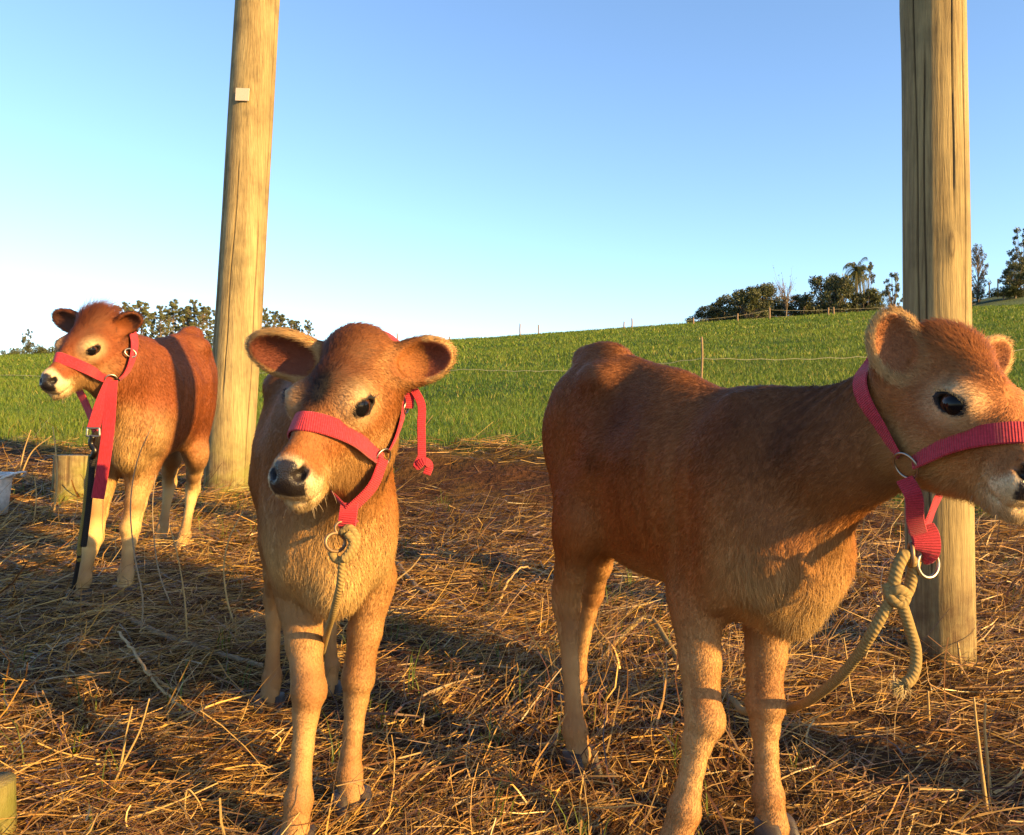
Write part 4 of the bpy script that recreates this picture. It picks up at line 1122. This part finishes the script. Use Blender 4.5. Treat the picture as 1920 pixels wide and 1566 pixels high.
def calf_right():
    S = dict(sc=1.0, rear=G(.15, 1.88), front=G(.49, 1.33), face=.70, head_rot=(-80, -24, -8), head_at=head_from_eye((-80, -24, -8), .88, -1, W(1777, 755, 1.08)), head_sc=.88,
        torso=[(a, b-.022*(a > .5), c, d) for a, b, c, d in TORSO], hook=.885, neck=[((.80, 0, .65), .112), ((.97, 0, .685), .092)], brisket=[(.95, 0, .56), (.90, 0, .45)], ruff=.014, ear_z=.004, tuft=.007,
        ears=[((-.15, .62, .74), (.90, -.05, .3), .115, .040), ((-.36, -.36, .86), (.85, -.42, .3), .112, .042)],
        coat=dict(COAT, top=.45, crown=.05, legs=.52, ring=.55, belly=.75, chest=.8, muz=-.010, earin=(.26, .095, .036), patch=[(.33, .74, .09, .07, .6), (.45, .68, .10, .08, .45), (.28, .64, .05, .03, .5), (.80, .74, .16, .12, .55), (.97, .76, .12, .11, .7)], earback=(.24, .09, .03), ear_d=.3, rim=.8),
        hairs=280000, vox=.0048)
    S['fr_'] = [G(.34, 1.43)+V3(-.03, -.02, .56), W(1305, 1120, 1.44), W(1318, 1338, 1.40), W(1283, 1520, 1.37), W(1262, 1588, 1.36)]
    S['fl'] = [G(.47, 1.47)+V3(0, 0, .56), W(1440, 1125, 1.50), W(1432, 1310, 1.46), W(1440, 1490, 1.43), W(1448, 1546, 1.42)]
    S['hr_'] = [W(1085, 800, 1.80), W(1080, 985, 1.70), W(1062, 1135, 1.77), W(1078, 1370, 1.70), W(1085, 1415, 1.69)]
    S['hl'] = [W(1150, 800, 1.92), W(1140, 985, 1.84), W(1108, 1110, 1.94), W(1080, 1270, 1.95), W(1072, 1312, 1.93)]
    return build_calf('calf', 'fawn calf in the foreground with shaded flank, head turned right before the thick pole', S)

def calf_center():
    S = dict(sc=.98, rear=G(-.56, 2.10), front=G(-.315, 1.43), head_rot=(-107, -27, -4), head_at=head_from_eye((-107, -27, -4), .92, 1, W(687, 762, 1.25)), head_sc=.92,
        torso=TORSO, hook=.87, neck=NECK, brisket=[(.97, 0, .58), (.95, 0, .44)], ruff=.004,
        ears=[((-.15, .95, .22), (.85, -.1, .2), .122, .044), ((.16, -.95, .30), (.85, .1, .1), .150, .048)],
        coat=dict(COAT, base=(.255, .090, .022), top=.55, crown=.85, whorl=1.0, muz=-.010, legs=.45, ring=.5, chest=.8, earin=(.13, .030, .018), belly=.8, rim=.6, ear_d=.2), hairs=280000, vox=.0048)
    S['fr_'] = [G(-.40, 1.52)+V3(-.02, 0, .57), W(562, 1110, 1.53), W(578, 1285, 1.44), W(560, 1500, 1.41), W(552, 1570, 1.40)]
    S['fl'] = [G(-.27, 1.55)+V3(.02, 0, .57), W(700, 1080, 1.58), W(672, 1262, 1.56), W(655, 1450, 1.54), W(660, 1494, 1.525)]
    S['hr_'] = [W(520, 860, 1.98), W(520, 1010, 1.92), W(515, 1120, 2.02), W(510, 1272, 1.99), W(505, 1312, 1.97)]
    S['hl'] = [W(620, 860, 2.05), W(620, 1010, 2.0), W(620, 1110, 2.08), W(618, 1250, 2.06), W(616, 1290, 2.05)]
    return build_calf('calf', 'brown calf looking at the camera with dark forehead whorl, between the other two calves', S)

def calf_left():
    S = dict(sc=1.06, rear=G(-1.38, 3.54), front=G(-1.34, 2.78), head_rot=(-107, -29, -8), head_at=head_from_eye((-107, -29, -8), .93, 1, W(177, 657, 2.56)), head_sc=.93,
        torso=TORSO, hook=.88, neck=NECK, brisket=[(.97, 0, .58), (.95, 0, .44)], ruff=.004, tuft=.042,
        ears=[((-.25, .75, .50), (.75, .50, -.1), .110, .042), ((.02, -.95, .28), (.85, .1, .2), .135, .044)],
        coat=dict(COAT, base=(.185, .049, .012), top=.15, crown=.75, ring=.6, belly=.3, muz=.012, earin=(.05, .018, .012), rim=.2, earback=(.05, .018, .01), ear_d=.9, earrim=(.05, .018, .01)), hairs=150000, vox=.006, thick=1.4)
    S['fr_'] = [G(-1.50, 2.82)+V3(-.02, 0, .6), W(188, 905, 2.85), W(176, 1003, 2.80), W(156, 1085, 2.77), W(150, 1112, 2.765)]
    S['fl'] = [G(-1.35, 2.86)+V3(.03, 0, .6), W(265, 890, 2.90), W(246, 985, 2.86), W(236, 1075, 2.84), W(234, 1104, 2.825)]
    S['hl'] = [W(360, 760, 3.42), W(368, 850, 3.34), W(362, 915, 3.46), W(346, 1004, 3.40), W(339, 1028, 3.38)]
    S['hr_'] = [W(310, 760, 3.55), W(320, 850, 3.46), W(318, 905, 3.58), W(306, 990, 3.53), W(301, 1014, 3.51)]
    return build_calf('calf', 'reddish calf on the left with tufted poll, standing before the leaning pole', S)

# ---------------------------------------------------------------- halters, leads
def web_mat():
    m, nt, b = new_mat('red_webbing')
    a = attr(nt, 'along'); mu = nt.nodes.new('ShaderNodeMath'); mu.operation = 'MULTIPLY'; mu.inputs[1].default_value = 2*math.pi/.0034
    nt.links.new(a.outputs['Fac'], mu.inputs[0]); sn = nt.nodes.new('ShaderNodeMath'); sn.operation = 'SINE'; nt.links.new(mu.outputs[0], sn.inputs[0])
    n = noise(nt, 300, 3); n2_ = noise(nt, 28, 4)
    ad = nt.nodes.new('ShaderNodeMath'); ad.operation = 'ADD'; nt.links.new(sn.outputs[0], ad.inputs[0]); nt.links.new(n.outputs[0], ad.inputs[1])
    r = ramp(nt, [(.25, (.22, .020, .018)), (.42, (.36, .014, .026)), (.7, (.50, .030, .052))], n2_.outputs[0])
    c = mixc(nt, r.outputs[0], (.16, .006, .016), mixfac(nt, sn.outputs[0]))
    nt.links.new(c, b.inputs['Base Color']); b.inputs['Roughness'].default_value = .75; b.inputs['Specular IOR Level'].default_value = .25
    b.inputs['Sheen Weight'].default_value = .15
    bump(nt, ad.outputs[0], .5, .0012, b)
    return m
def mixfac(nt, s):
    mr = nt.nodes.new('ShaderNodeMapRange'); mr.inputs['From Min'].default_value = -1; mr.inputs['From Max'].default_value = 1; mr.inputs['To Min'].default_value = .45; mr.inputs['To Max'].default_value = 0
    nt.links.new(s, mr.inputs[0]); return mr.outputs[0]
M_WEB = web_mat()
def rope_mat(name, c1, c2):
    m, nt, b = new_mat(name); a = attr(nt, 'along'); th = attr(nt, 'around')
    mu = nt.nodes.new('ShaderNodeMath'); mu.operation = 'MULTIPLY'; mu.inputs[1].default_value = 2*math.pi/.0065; nt.links.new(a.outputs['Fac'], mu.inputs[0])
    t3 = nt.nodes.new('ShaderNodeMath'); t3.operation = 'MULTIPLY'; t3.inputs[1].default_value = 3; nt.links.new(th.outputs['Fac'], t3.inputs[0])
    ad = nt.nodes.new('ShaderNodeMath'); ad.operation = 'ADD'; nt.links.new(mu.outputs[0], ad.inputs[0]); nt.links.new(t3.outputs[0], ad.inputs[1])
    sn = nt.nodes.new('ShaderNodeMath'); sn.operation = 'SINE'; nt.links.new(ad.outputs[0], sn.inputs[0])
    n = noise(nt, 150, 4); r = ramp(nt, [(.3, c1), (.7, c2)], n.outputs[0])
    c = mixc(nt, r.outputs[0], tuple(x*.6 for x in c1), mixfac(nt, sn.outputs[0]))
    nt.links.new(c, b.inputs['Base Color']); b.inputs['Roughness'].default_value = .85; b.inputs['Specular IOR Level'].default_value = .15
    bump(nt, sn.outputs[0], .35, .0012, b); return m
M_ROPE, M_BLACK = rope_mat('tan_rope', (.19, .125, .045), (.33, .235, .095)), rope_mat('black_cord', (.010, .009, .009), (.035, .030, .028))
M_YEL = rope_mat('dull_yellow_cord', (.16, .125, .035), (.26, .20, .06))

def strap(name, path, nrmls, width, mat=None, thick=.0028, parent=None, closed=False):
    """flat webbing along a path; nrmls point off the face of the strap"""
    p = np.asarray(path, float); n = len(p); nn = np.asarray(nrmls, float)
    tg = np.gradient(p, axis=0); tg /= np.linalg.norm(tg, axis=1)[:, None]+1e-12
    nn = nn-tg*(nn*tg).sum(1)[:, None]; nn /= np.linalg.norm(nn, axis=1)[:, None]+1e-12
    sd = np.cross(tg, nn)
    prof = [(-.5, -.3), (-.46, .5), (-.17, .62), (.17, .62), (.46, .5), (.5, -.3), (.4, -.5), (-.4, -.5)]
    v = np.stack([p+sd*width*a+nn*thick*b for a, b in prof], 1).reshape(-1, 3); k = len(prof)
    f = [(i*k+j, i*k+(j+1) % k, (i+1)*k+(j+1) % k, (i+1)*k+j) for i in range(n-1) for j in range(k)]
    f += [tuple(range(k)), tuple((n-1)*k+j for j in range(k))[::-1]]
    o = mesh_np(name, v, f, mat or M_WEB); o.data.polygons.foreach_set('use_smooth', np.zeros(len(o.data.polygons), bool))
    s = np.concatenate([[0], np.cumsum(np.linalg.norm(np.diff(p, axis=0), axis=1))])
    at = o.data.attributes.new('along', 'FLOAT', 'POINT'); at.data.foreach_set('value', np.repeat(s, k).astype(np.float32))
    if parent is not None: adopt(o, parent)
    return o
def rope(name, path, r, mat, seg=12, parent=None, n=None):
    p = smooth_path(path, n or max(24, int(np.linalg.norm(np.diff(np.asarray(path, float), axis=0), axis=1).sum()/.006)))
    o = tube(name, p, r, mat, seg, None)
    s = np.concatenate([[0], np.cumsum(np.linalg.norm(np.diff(p, axis=0), axis=1))])
    at = o.data.attributes.new('along', 'FLOAT', 'POINT'); at.data.foreach_set('value', np.repeat(s, seg).astype(np.float32))
    at = o.data.attributes.new('around', 'FLOAT', 'POINT'); at.data.foreach_set('value', np.tile(2*np.pi*np.arange(seg)/seg, len(p)).astype(np.float32))
    if parent is not None: adopt(o, parent)
    return o
def ringo(name, c, ax, R, r, mat, parent=None, sx=1.0):
    ax = nrm(ax); A = nrm(np.cross(ax, [.2, .1, 1])); B = np.cross(ax, A); t = np.linspace(0, 2*np.pi, 40, endpoint=False)
    return tube(name, np.asarray(c)+R*(A*np.cos(t)[:, None]*sx+B*np.sin(t)[:, None]), r, mat, 8, parent, closed=True)

class Halter:
    def __init__(s, calf, label):
        s.c = calf
        e = bpy.data.objects.new('halter', None); scene.collection.objects.link(e); e.empty_display_size = .05
        e.location = calf['ho'].tolist(); calf['child'](e); s.root = e; e['label'] = label
        bpy.context.view_layer.update()
    def pix(s, u, v):
        d = Vector(((u-960)/FPX, 1, -(v-783)/FPX)).normalized()
        h = s.c['tree'].ray_cast(Vector((0, 0, CAM_H)), d)
        if h[0] is None: h = s.c['tree'].find_nearest(Vector(W(u, v, s.c['ho'][1]).tolist()))
        return np.array(h[0]), np.array(h[1])
    def loc(s, p): return (np.asarray(p)-s.c['ho'])@s.c['M'].T
    def wor(s, q): return s.c['ho']+np.asarray(q)@s.c['M']
    def kid(s, o):
        mw = o.matrix_world.copy(); o.parent = s.root; o.matrix_parent_inverse = s.root.matrix_world.inverted(); o.matrix_world = mw; return o
    def arc(s, A, T, B, inner, n=48, off=.006, a0=-1.0, a1=1.0, reach=.15):
        """surface path from A over T to B (local points), cast towards `inner`"""
        A, T, B, c = (np.asarray(x, float) for x in (A, T, B, inner))
        P, Nn = [], []
        for t in np.linspace(a0, a1, n):
            w = np.array([max(0, -t), 1-abs(t), max(0, t)]); d = nrm(w[0]*nrm(A-c)+w[1]*nrm(T-c)+w[2]*nrm(B-c))
            o = s.wor(c+d*reach); dw = nrm(-(d@s.c['M']))
            h = s.c['tree'].ray_cast(Vector(o.tolist()), Vector(dw.tolist()))
            if h[0] is None: continue
            P.append(np.array(h[0])-dw*off); Nn.append(-dw)
        P, Nn = np.array(P), np.array(Nn)
        for _ in range(4): P[1:-1] = P[1:-1]*.4+.3*(P[:-2]+P[2:])
        return P, Nn

def to_rings(h, P, Nn, rl, rm):
    """cut a noseband where it reaches its two rings"""
    x = ((P-h.c['ho'])@h.c['M'].T)[:, 0]; k = x > rl[0]+.006
    i = len(P)//2; lo = hi = i
    while lo > 0 and k[lo-1]: lo -= 1
    while hi < len(P)-1 and k[hi+1]: hi += 1
    return P[lo:hi+1], Nn[lo:hi+1]

def over(h, ring_l, side_x=-.172, n=70, off=.007):
    """crown strap: ring, behind the ear, over the neck, behind the other ear, other ring"""
    m = np.array([1, -1, 1]); E = np.array([side_x, .072*np.sign(ring_l[1]), -.005]); T = np.array([side_x-.035, 0, .052])
    P = smooth_path([ring_l, (ring_l+E)/2+np.array([-.004, .012*np.sign(ring_l[1]), 0]), E, T, E*m, ((ring_l+E)/2+np.array([-.004, .012*np.sign(ring_l[1]), 0]))*m, ring_l*m], n)
    out, nn = [], []
    for p in P:
        c = np.array([p[0], 0, -.035]); d = nrm(p-c); rc = .118 if p[2] > -.02 else .150
        o = h.wor(c+d*rc); dw = nrm(-(d@h.c['M']))
        k = h.c['tree'].ray_cast(Vector(o.tolist()), Vector(dw.tolist()), rc)
        q = np.array(k[0]) if k[0] is not None else h.wor(p)
        out.append(q-dw*off); nn.append(-dw)
    out, nn = np.array(out), np.array(nn)
    for _ in range(5): out[1:-1] = out[1:-1]*.4+.3*(out[:-2]+out[2:])
    return out[2:-2], nn[2:-2]

def rest(P, h): 
    P = np.asarray(P, float); P[:, 2] = GROUND(P[:, 0], P[:, 1])+h; return P
def gp(u, v, h=.02):
    """point on the ground seen at a pixel, raised by h"""
    Y = 1.0
    for _ in range(60):
        x = (u-960)/FPX*Y; z = GROUND(np.array([x]), np.array([Y]))[0]
        Yn = (CAM_H-z)/max((v-783)/FPX, .02); Y = Y*.6+.4*Yn
    p = W(u, v, Y); p[2] = GROUND(p[:1], p[1:2])[0]+h; return p

def halters():
    side = {'C': 1, 'R': -1, 'L': 1}
    # ---- middle calf
    h = Halter(CC, 'red webbing halter with a loose strap end hanging below the ear')
    rp, rn = h.pix(712, 856); rl = h.loc(rp); rm = rl*np.array([1, -1, 1])
    tp, _ = h.pix(600, 795); tl = h.loc(tp); top = np.array([tl[0]+.020, 0, tl[2]+.02]); ctr = np.array([(rl[0]+top[0])/2-.002, 0, -.035])
    P, Nn = h.arc(rm, top, rl, ctr); h.kid(strap('noseband', P, Nn, .033))
    CP, CN = over(h, rl); h.kid(strap('crown_strap', CP, CN, .022))
    h.kid(ringo('ring', rp+rn*.008, rn, .0165, .0018, M_STEEL)); rp2 = h.wor(rm); h.kid(ringo('ring', rp2-h.c['M'][1]*.008, -h.c['M'][1], .0185, .0022, M_STEEL))
    chin = W(655, 958, 1.305); k = np.linspace(0, 1, 20)[:, None]
    for p0, s in ((rp+rn*.010, 1), (rp2-h.c['M'][1]*.010, -1)):
        mid = (p0+chin)/2+h.c['M'][1]*s*.012; path = smooth_path([p0, mid, chin], 24); h.kid(strap('throat_strap', path, np.tile(h.c['M'][1]*s+h.c['M'][0]*.3, (24, 1)), .025))
    h.kid(strap('chin_loop', smooth_path([chin+V3(0, 0, .012), chin+V3(.0, -.012, -.006), chin+V3(-.002, -.010, -.022), chin+V3(0, .010, -.024)], 18), np.tile(V3(0, -1, -.2), (18, 1)), .030, thick=.004))
    sp, sn = CP[int(len(CP)*.17)], CN[int(len(CP)*.17)]; h.kid(ringo('slide', sp+sn*.004, sn, .010, .0018, M_STEEL))
    a = W(772, 728, 1.37); path = smooth_path([sp+sn*.01, a, W(788, 752, 1.37), W(790, 800, 1.365), W(791, 862, 1.36)], 40); h.kid(strap('loose_end', path, np.tile(V3(.25, -1, 0), (40, 1)), .0145))
    kn = W(794, 878, 1.36); h.kid(strap('loose_end_knot', smooth_path([kn+V3(-.004, 0, .018), kn+V3(-.010, -.006, .004), kn+V3(.004, -.010, .012), kn+V3(.010, -.005, .006), kn+V3(.006, -.004, -.010)], 24), np.tile(V3(.2, -1, .3), (24, 1)), .014, thick=.006))
    # lead: swivel, doubled loop, hanging rope
    t = empty('lead_rope', W(640, 1000, 1.29), 'tan rope with metal swivel hanging from the middle calf\'s chin', 'rope', 'lead ropes')
    ringo('swivel_ring', W(629, 1017, 1.285), V3(.75, -.6, .1), .0145, .0028, M_RUST, t, 1.35)
    ringo('shackle', W(640, 990, 1.292), V3(.5, -1, 0), .010, .0022, M_RUST, t)
    rope('loop', [W(640, 1000, 1.292), W(655, 990, 1.290), W(668, 1008, 1.288), W(662, 1035, 1.286), W(640, 1052, 1.284), W(627, 1046, 1.284), W(622, 1034, 1.286)], .0068, M_ROPE, parent=t)
    rope('loop', [W(650, 1000, 1.282), W(661, 1015, 1.280), W(654, 1036, 1.278), W(642, 1050, 1.276)], .0066, M_ROPE, parent=t)
    rope('rope', [W(642, 1046, 1.280), W(638, 1090, 1.29), W(627, 1140, 1.33), W(614, 1185, 1.43), W(605, 1222, 1.58), W(602, 1250, 1.74), gp(606, 1252, .015), gp(640, 1232, .012)], .0062, M_ROPE, parent=t)
    # ---- right calf
    h = Halter(CR, 'red webbing halter with a large steel ring on the cheek')
    rp, rn = h.pix(1707, 868); rl = h.loc(rp); rm = rl*np.array([1, -1, 1])
    tp, _ = h.pix(1880, 838); tl = h.loc(tp); top = np.array([tl[0]+.010, 0, tl[2]+.03]); ctr = np.array([(rl[0]+top[0])/2, 0, -.04])
    P, Nn = h.arc(rm, top, rl, ctr, 56); P, Nn = to_rings(h, P, Nn, rl, rm); h.kid(strap('noseband', P, Nn, .032))
    P, Nn = over(h, rl); h.kid(strap('crown_strap', P, Nn, .028))
    h.kid(ringo('ring', rp+rn*.010, rn, .0200, .0020, M_STEEL)); rp2 = h.wor(rm); h.kid(ringo('ring', rp2+h.c['M'][1]*.009, h.c['M'][1], .0205, .0024, M_STEEL))
    yk = rp[1]-.02; kn = W(1727, 1012, yk+.03)
    h.kid(strap('throat_strap', smooth_path([rp+rn*.012-V3(0, 0, .018), W(1713, 930, yk), W(1716, 975, yk+.01), kn], 30), np.tile(V3(-.4, -1, 0), (30, 1)), .024))
    h.kid(strap('throat_strap', smooth_path([rp2+h.c['M'][1]*.008, W(1762, 930, yk+.10), W(1742, 975, yk+.06), kn+V3(.004, .008, 0)], 30), np.tile(V3(.8, -.6, 0), (30, 1)), .022))
    h.kid(strap('chin_loop', smooth_path([kn+V3(0, 0, .018), kn+V3(.002, -.010, .006), kn+V3(.002, -.010, -.016), kn+V3(0, .006, -.020)], 16), np.tile(V3(-.2, -1, 0), (16, 1)), .038, thick=.005))
    t = empty('lead_rope', kn, 'thick tan rope knotted below the right calf\'s chin and trailing to the ground', 'rope', 'lead ropes')
    yk += .03
    ringo('snap_ring', W(1740, 1058, yk), V3(.35, -1, .1), .0195, .0028, M_STEEL, t)
    tube('snap_bolt', smooth_path([W(1722, 1020, yk), W(1724, 1038, yk), W(1716, 1056, yk)], 14), .0055, M_RUST, 8, t)
    ringo('snap_eye', W(1708, 1040, yk), V3(1, -.3, 0), .016, .0030, M_RUST, t)
    rope('loop', [W(1712, 1056, yk), W(1697, 1040, yk-.008), W(1684, 1062, yk-.012), W(1676, 1092, yk-.012), W(1672, 1112, yk-.006), W(1682, 1126, yk), W(1697, 1124, yk-.006)], .0088, M_ROPE, parent=t)
    rope('loop', [W(1716, 1052, yk), W(1710, 1082, yk+.004), W(1702, 1110, yk+.004), W(1690, 1128, yk+.002)], .0082, M_ROPE, parent=t)
    rope('knot', [W(1664, 1096, yk-.006), W(1672, 1122, yk-.016), W(1690, 1132, yk-.018), W(1698, 1116, yk-.016), W(1684, 1106, yk-.020), W(1668, 1112, yk-.012)], .0082, M_ROPE, parent=t)
    rope('tail', [W(1684, 1112, yk-.018), W(1694, 1142, yk-.016), W(1706, 1180, yk-.012), W(1717, 1222, yk-.010), W(1715, 1256, yk-.012), W(1704, 1278, yk-.014), W(1694, 1284, yk-.016)], .0082, M_ROPE, parent=t)
    e = W(1694, 1284, yk-.016); fr = []
    for i in range(140):
        d = nrm(V3(-.55, 0, -.45)+rng.normal(size=3)*.45); fr.append([e+V3(.004, 0, .004), e+d*.008, e+d*.014+rng.normal(size=3)*.001, e+d*.019+rng.normal(size=3)*.002])
    adopt(hair_obj('frayed_end', np.array(fr), .0006, None, np.tile(np.array([.34, .25, .11]), (140, 1)), M_FUR), t)
    rope('rope', [W(1672, 1122, yk-.008), W(1640, 1178, yk), W(1600, 1240, 1.22), W(1540, 1298, 1.34), W(1478, 1328, 1.50), W(1420, 1335, 1.60), gp(1350, 1322, .03), gp(1300, 1296, .03), gp(1255, 1236, .04), gp(1212, 1176, .03), gp(1160, 1218, .03), gp(1095, 1268, .025), gp(1050, 1266, .02)], .0082, M_ROPE, parent=t)
    # ---- left calf
    h = Halter(CL, 'red webbing halter with a long strap end hanging down the chest')
    rp, rn = h.pix(208, 712); rl = h.loc(rp); rm = rl*np.array([1, -1, 1])
    tp, _ = h.pix(128, 682); tl = h.loc(tp); top = np.array([tl[0]+.004, 0, tl[2]+.02]); ctr = np.array([(rl[0]+top[0])/2-.002, 0, -.035])
    P, Nn = h.arc(rm, top, rl, ctr); h.kid(strap('noseband', P, Nn, .036))
    P, Nn = over(h, rl, off=.014); h.kid(strap('crown_strap', P, Nn, .036))
    h.kid(ringo('ring', rp+rn*.008, rn, .019, .003, M_STEEL)); rp2 = h.wor(rm); h.kid(ringo('ring', rp2-h.c['M'][1]*.008, -h.c['M'][1], .019, .003, M_STEEL))
    bp, bn = h.pix(240, 664); h.kid(ringo('buckle', bp+bn*.014, bn, .014, .003, M_STEEL, None, 1.4))
    Yb = rp[1]-.05; bk = W(174, 806, Yb)
    h.kid(strap('throat_strap', smooth_path([rp+rn*.010, W(192, 752, Yb+.01), bk], 24), np.tile(V3(.5, -1, 0), (24, 1)), .038))
    h.kid(strap('throat_strap', smooth_path([rp2-h.c['M'][1]*.008, W(166, 770, Yb+.06), bk+V3(0, .02, 0)], 24), np.tile(V3(-.5, -1, 0), (24, 1)), .034))
    h.kid(strap('loose_end', smooth_path([rp+rn*.014, W(207, 740, Yb+.02), W(203, 800, Yb+.01), W(194, 870, Yb), W(183, 935, Yb-.005)], 50), np.tile(V3(.15, -1, 0), (50, 1)), .040))
    sq = [W(u, v, Yb-.01) for u, v in ((164, 803), (186, 803), (187, 818), (163, 818))]; pts = np.concatenate([np.linspace(sq[i], sq[(i+1) % 4], 8, endpoint=False) for i in range(4)])
    h.kid(tube('buckle', pts, .0038, M_STEEL, 8, None, closed=True))
    t = empty('lead_rope', bk, 'black and yellow lead hanging straight down from the left calf\'s halter', 'rope', 'lead ropes')
    tube('snap_hook', smooth_path([W(174, 818, Yb-.01), W(171, 832, Yb-.01), W(178, 846, Yb-.012), W(173, 858, Yb-.01)], 20), .010, metal('blackened_steel', (.05, .045, .04), .35), 8, t)
    rope('black_strand', [W(174, 852, Yb), W(171, 900, Yb+.01), W(165, 960, Yb+.03), W(157, 1024, Yb+.05)], .0095, M_BLACK, parent=t)
    rope('yellow_strand', [W(170, 852, Yb+.005), W(164, 900, Yb+.012), W(158, 960, Yb+.032), W(149, 1024, Yb+.05), W(148, 1052, Yb+.07)], .0068, M_YEL, parent=t)
    rope('trailing_end', [W(149, 1040, Yb+.06), W(142, 1080, Yb+.10), W(133, 1122, Yb+.13), gp(130, 1138, .02), gp(160, 1142, .012)], .007, M_BLACK, parent=t)

# ---------------------------------------------------------------- loose stems and stalks on the ground
def stems():
    m1, nt, b = new_mat('dead_stem'); n = noise(nt, 45, 4); r = ramp(nt, [(.3, (.13, .085, .045)), (.7, (.30, .22, .13))], n.outputs[0]); nt.links.new(r.outputs[0], b.inputs['Base Color']); b.inputs['Roughness'].default_value = .7
    m2, nt, b = new_mat('golden_stalk'); n = noise(nt, 45, 4); r = ramp(nt, [(.3, (.22, .13, .045)), (.7, (.42, .28, .10))], n.outputs[0]); nt.links.new(r.outputs[0], b.inputs['Base Color']); b.inputs['Roughness'].default_value = .6
    def lying(name, pts, r, label, m=m1, hs=None, cat='stem'):
        P = np.array([gp(u, v, (hs[i] if hs else .022)) for i, (u, v) in enumerate(pts)]); p = smooth_path(P, 40); p += .002*np.sin(np.arange(40)[:, None]*np.array([1.1, 1.7, 2.3]))
        t = tube(name, p, np.linspace(r, r*.75, 40), m, 8); tagit(t, label, cat, 'dry stems on the straw')
    lying('fallen_stem', [(745, 1068), (800, 1125), (862, 1152), (920, 1190), (985, 1225), (1052, 1272)], .0085, 'long bent grey stem lying across the straw between middle and right calves')
    lying('fallen_stem', [(205, 1148), (262, 1183), (330, 1214), (405, 1238), (492, 1264)], .0095, 'long grey stem lying on the straw in front of the left calf')
    lying('fallen_stem', [(118, 1142), (165, 1146), (210, 1150)], .006, 'short pale stem lying at the left calf\'s front hooves', m2)
    lying('broken_stalk', [(222, 1218), (250, 1262), (296, 1320), (340, 1350), (378, 1372)], .0042, 'bent golden stalk lying in the left foreground, nearer of a crossed pair', m2, [.05, .06, .045, .03, .02])
    lying('broken_stalk', [(250, 1250), (280, 1290), (320, 1312), (360, 1318)], .0036, 'thin golden stalk crossing behind the bent one in the left foreground', m2, [.04, .04, .03, .02])
    lying('broken_stalk', [(930, 1150), (958, 1110), (985, 1094), (1030, 1098)], .0045, 'pale forked dry stalk beside the hind legs of the right calf', m2, [.01, .05, .06, .04])
    def standing(name, base, pts, Y, r, label, m=m2):
        b0 = gp(*base, -.01); Y = b0[1]
        P = [b0]+[W(u, v, Y+dy) for u, v, dy in pts]; p = smooth_path(P, 30)
        tagit(tube(name, p, np.linspace(r, r*.45, 30), m, 7), label, 'stalk', 'dry standing stalks')
    standing('dry_stalk', (1852, 1525), [(1838, 1420, 0), (1829, 1340, .0), (1826, 1308, 0)], 0, .0042, 'left of two upright bare stalks in the lower right corner')
    standing('dry_stalk', (1858, 1500), [(1850, 1410, 0), (1846, 1360, 0), (1848, 1318, .0)], 0, .0042, 'right of two upright bare stalks in the lower right corner')
    standing('dry_stalk', (1802, 1262), [(1800, 1240, 0), (1796, 1205, 0)], 0, .006, 'stubby stalk in front of the thick right pole\'s foot')
    standing('dry_stalk', (1603, 1330), [(1594, 1290, 0), (1588, 1235, 0), (1582, 1195, 0)], 0, .0028, 'thin upright stalk behind the rope of the right calf')
    standing('dry_stalk', (1742, 1352), [(1741, 1320, 0), (1740, 1296, 0)], 0, .004, 'short stub of stalk standing in the red earth right of the rope end')
    standing('dry_stalk', (445, 1185), [(425, 1120, 0), (420, 1060, 0), (430, 1010, 0), (455, 960, .05)], 0, .0035, 'tall curved stalk between the left and middle calves')
    standing('dry_stalk', (352, 1215), [(346, 1120, 0), (330, 1030, 0), (318, 985, 0)], 0, .0030, 'tall thin stalk rising before the left calf\'s hind legs')
    standing('dry_stalk', (262, 1200), [(268, 1130, 0), (252, 1040, 0), (245, 940, 0), (262, 850, 0), (285, 800, 0)], 0, .0028, 'long dark twig standing in front of the left calf\'s foreleg', m1)
    standing('dry_stalk', (330, 1150), [(300, 1080, 0), (288, 1000, 0), (287, 930, 0), (292, 890, 0)], 0, .0026, 'thin twig just right of the left calf\'s foreleg', m1)
    standing('dry_stalk', (101, 962), [(107, 900, 0), (104, 840, 0), (99, 800, 0)], 0, .0055, 'upright pale stalk in front of the wooden stump')
    standing('dry_stalk', (62, 985), [(68, 930, 0), (65, 895, 0)], 0, .004, 'short upright stalk between the bucket and the stump')
    standing('dry_stalk', (36, 890), [(45, 845, 0), (58, 806, 0)], 0, .006, 'leaning stalk behind the bucket, left of its fork')
    standing('dry_stalk', (38, 892), [(62, 845, 0), (96, 818, 0)], 0, .006, 'leaning stalk behind the bucket, right of its fork')
    standing('dry_stalk', (210, 1480), [(225, 1440, 0), (238, 1370, 0), (248, 1325, 0)], 0, .0032, 'upright golden grass stalk in the left foreground, left of a pair')
    standing('dry_stalk', (200, 1490), [(232, 1430, 0), (262, 1370, 0), (280, 1310, 0)], 0, .0030, 'upright golden grass stalk in the left foreground, right of a pair')
    standing('dry_stalk', (352, 1540), [(347, 1508, 0), (352, 1480, .0), (372, 1502, 0), (380, 1520, 0)], 0, .0024, 'kinked pale stalk near the lower edge left of the middle calf')

# ---------------------------------------------------------------- put the place together
make_far_hill(); make_trees(); make_fences(); make_poles(); make_stump(); make_bucket()
CR, CC, CL = calf_right(), calf_center(), calf_left()
halters(); stems()
make_grass(); make_straw()
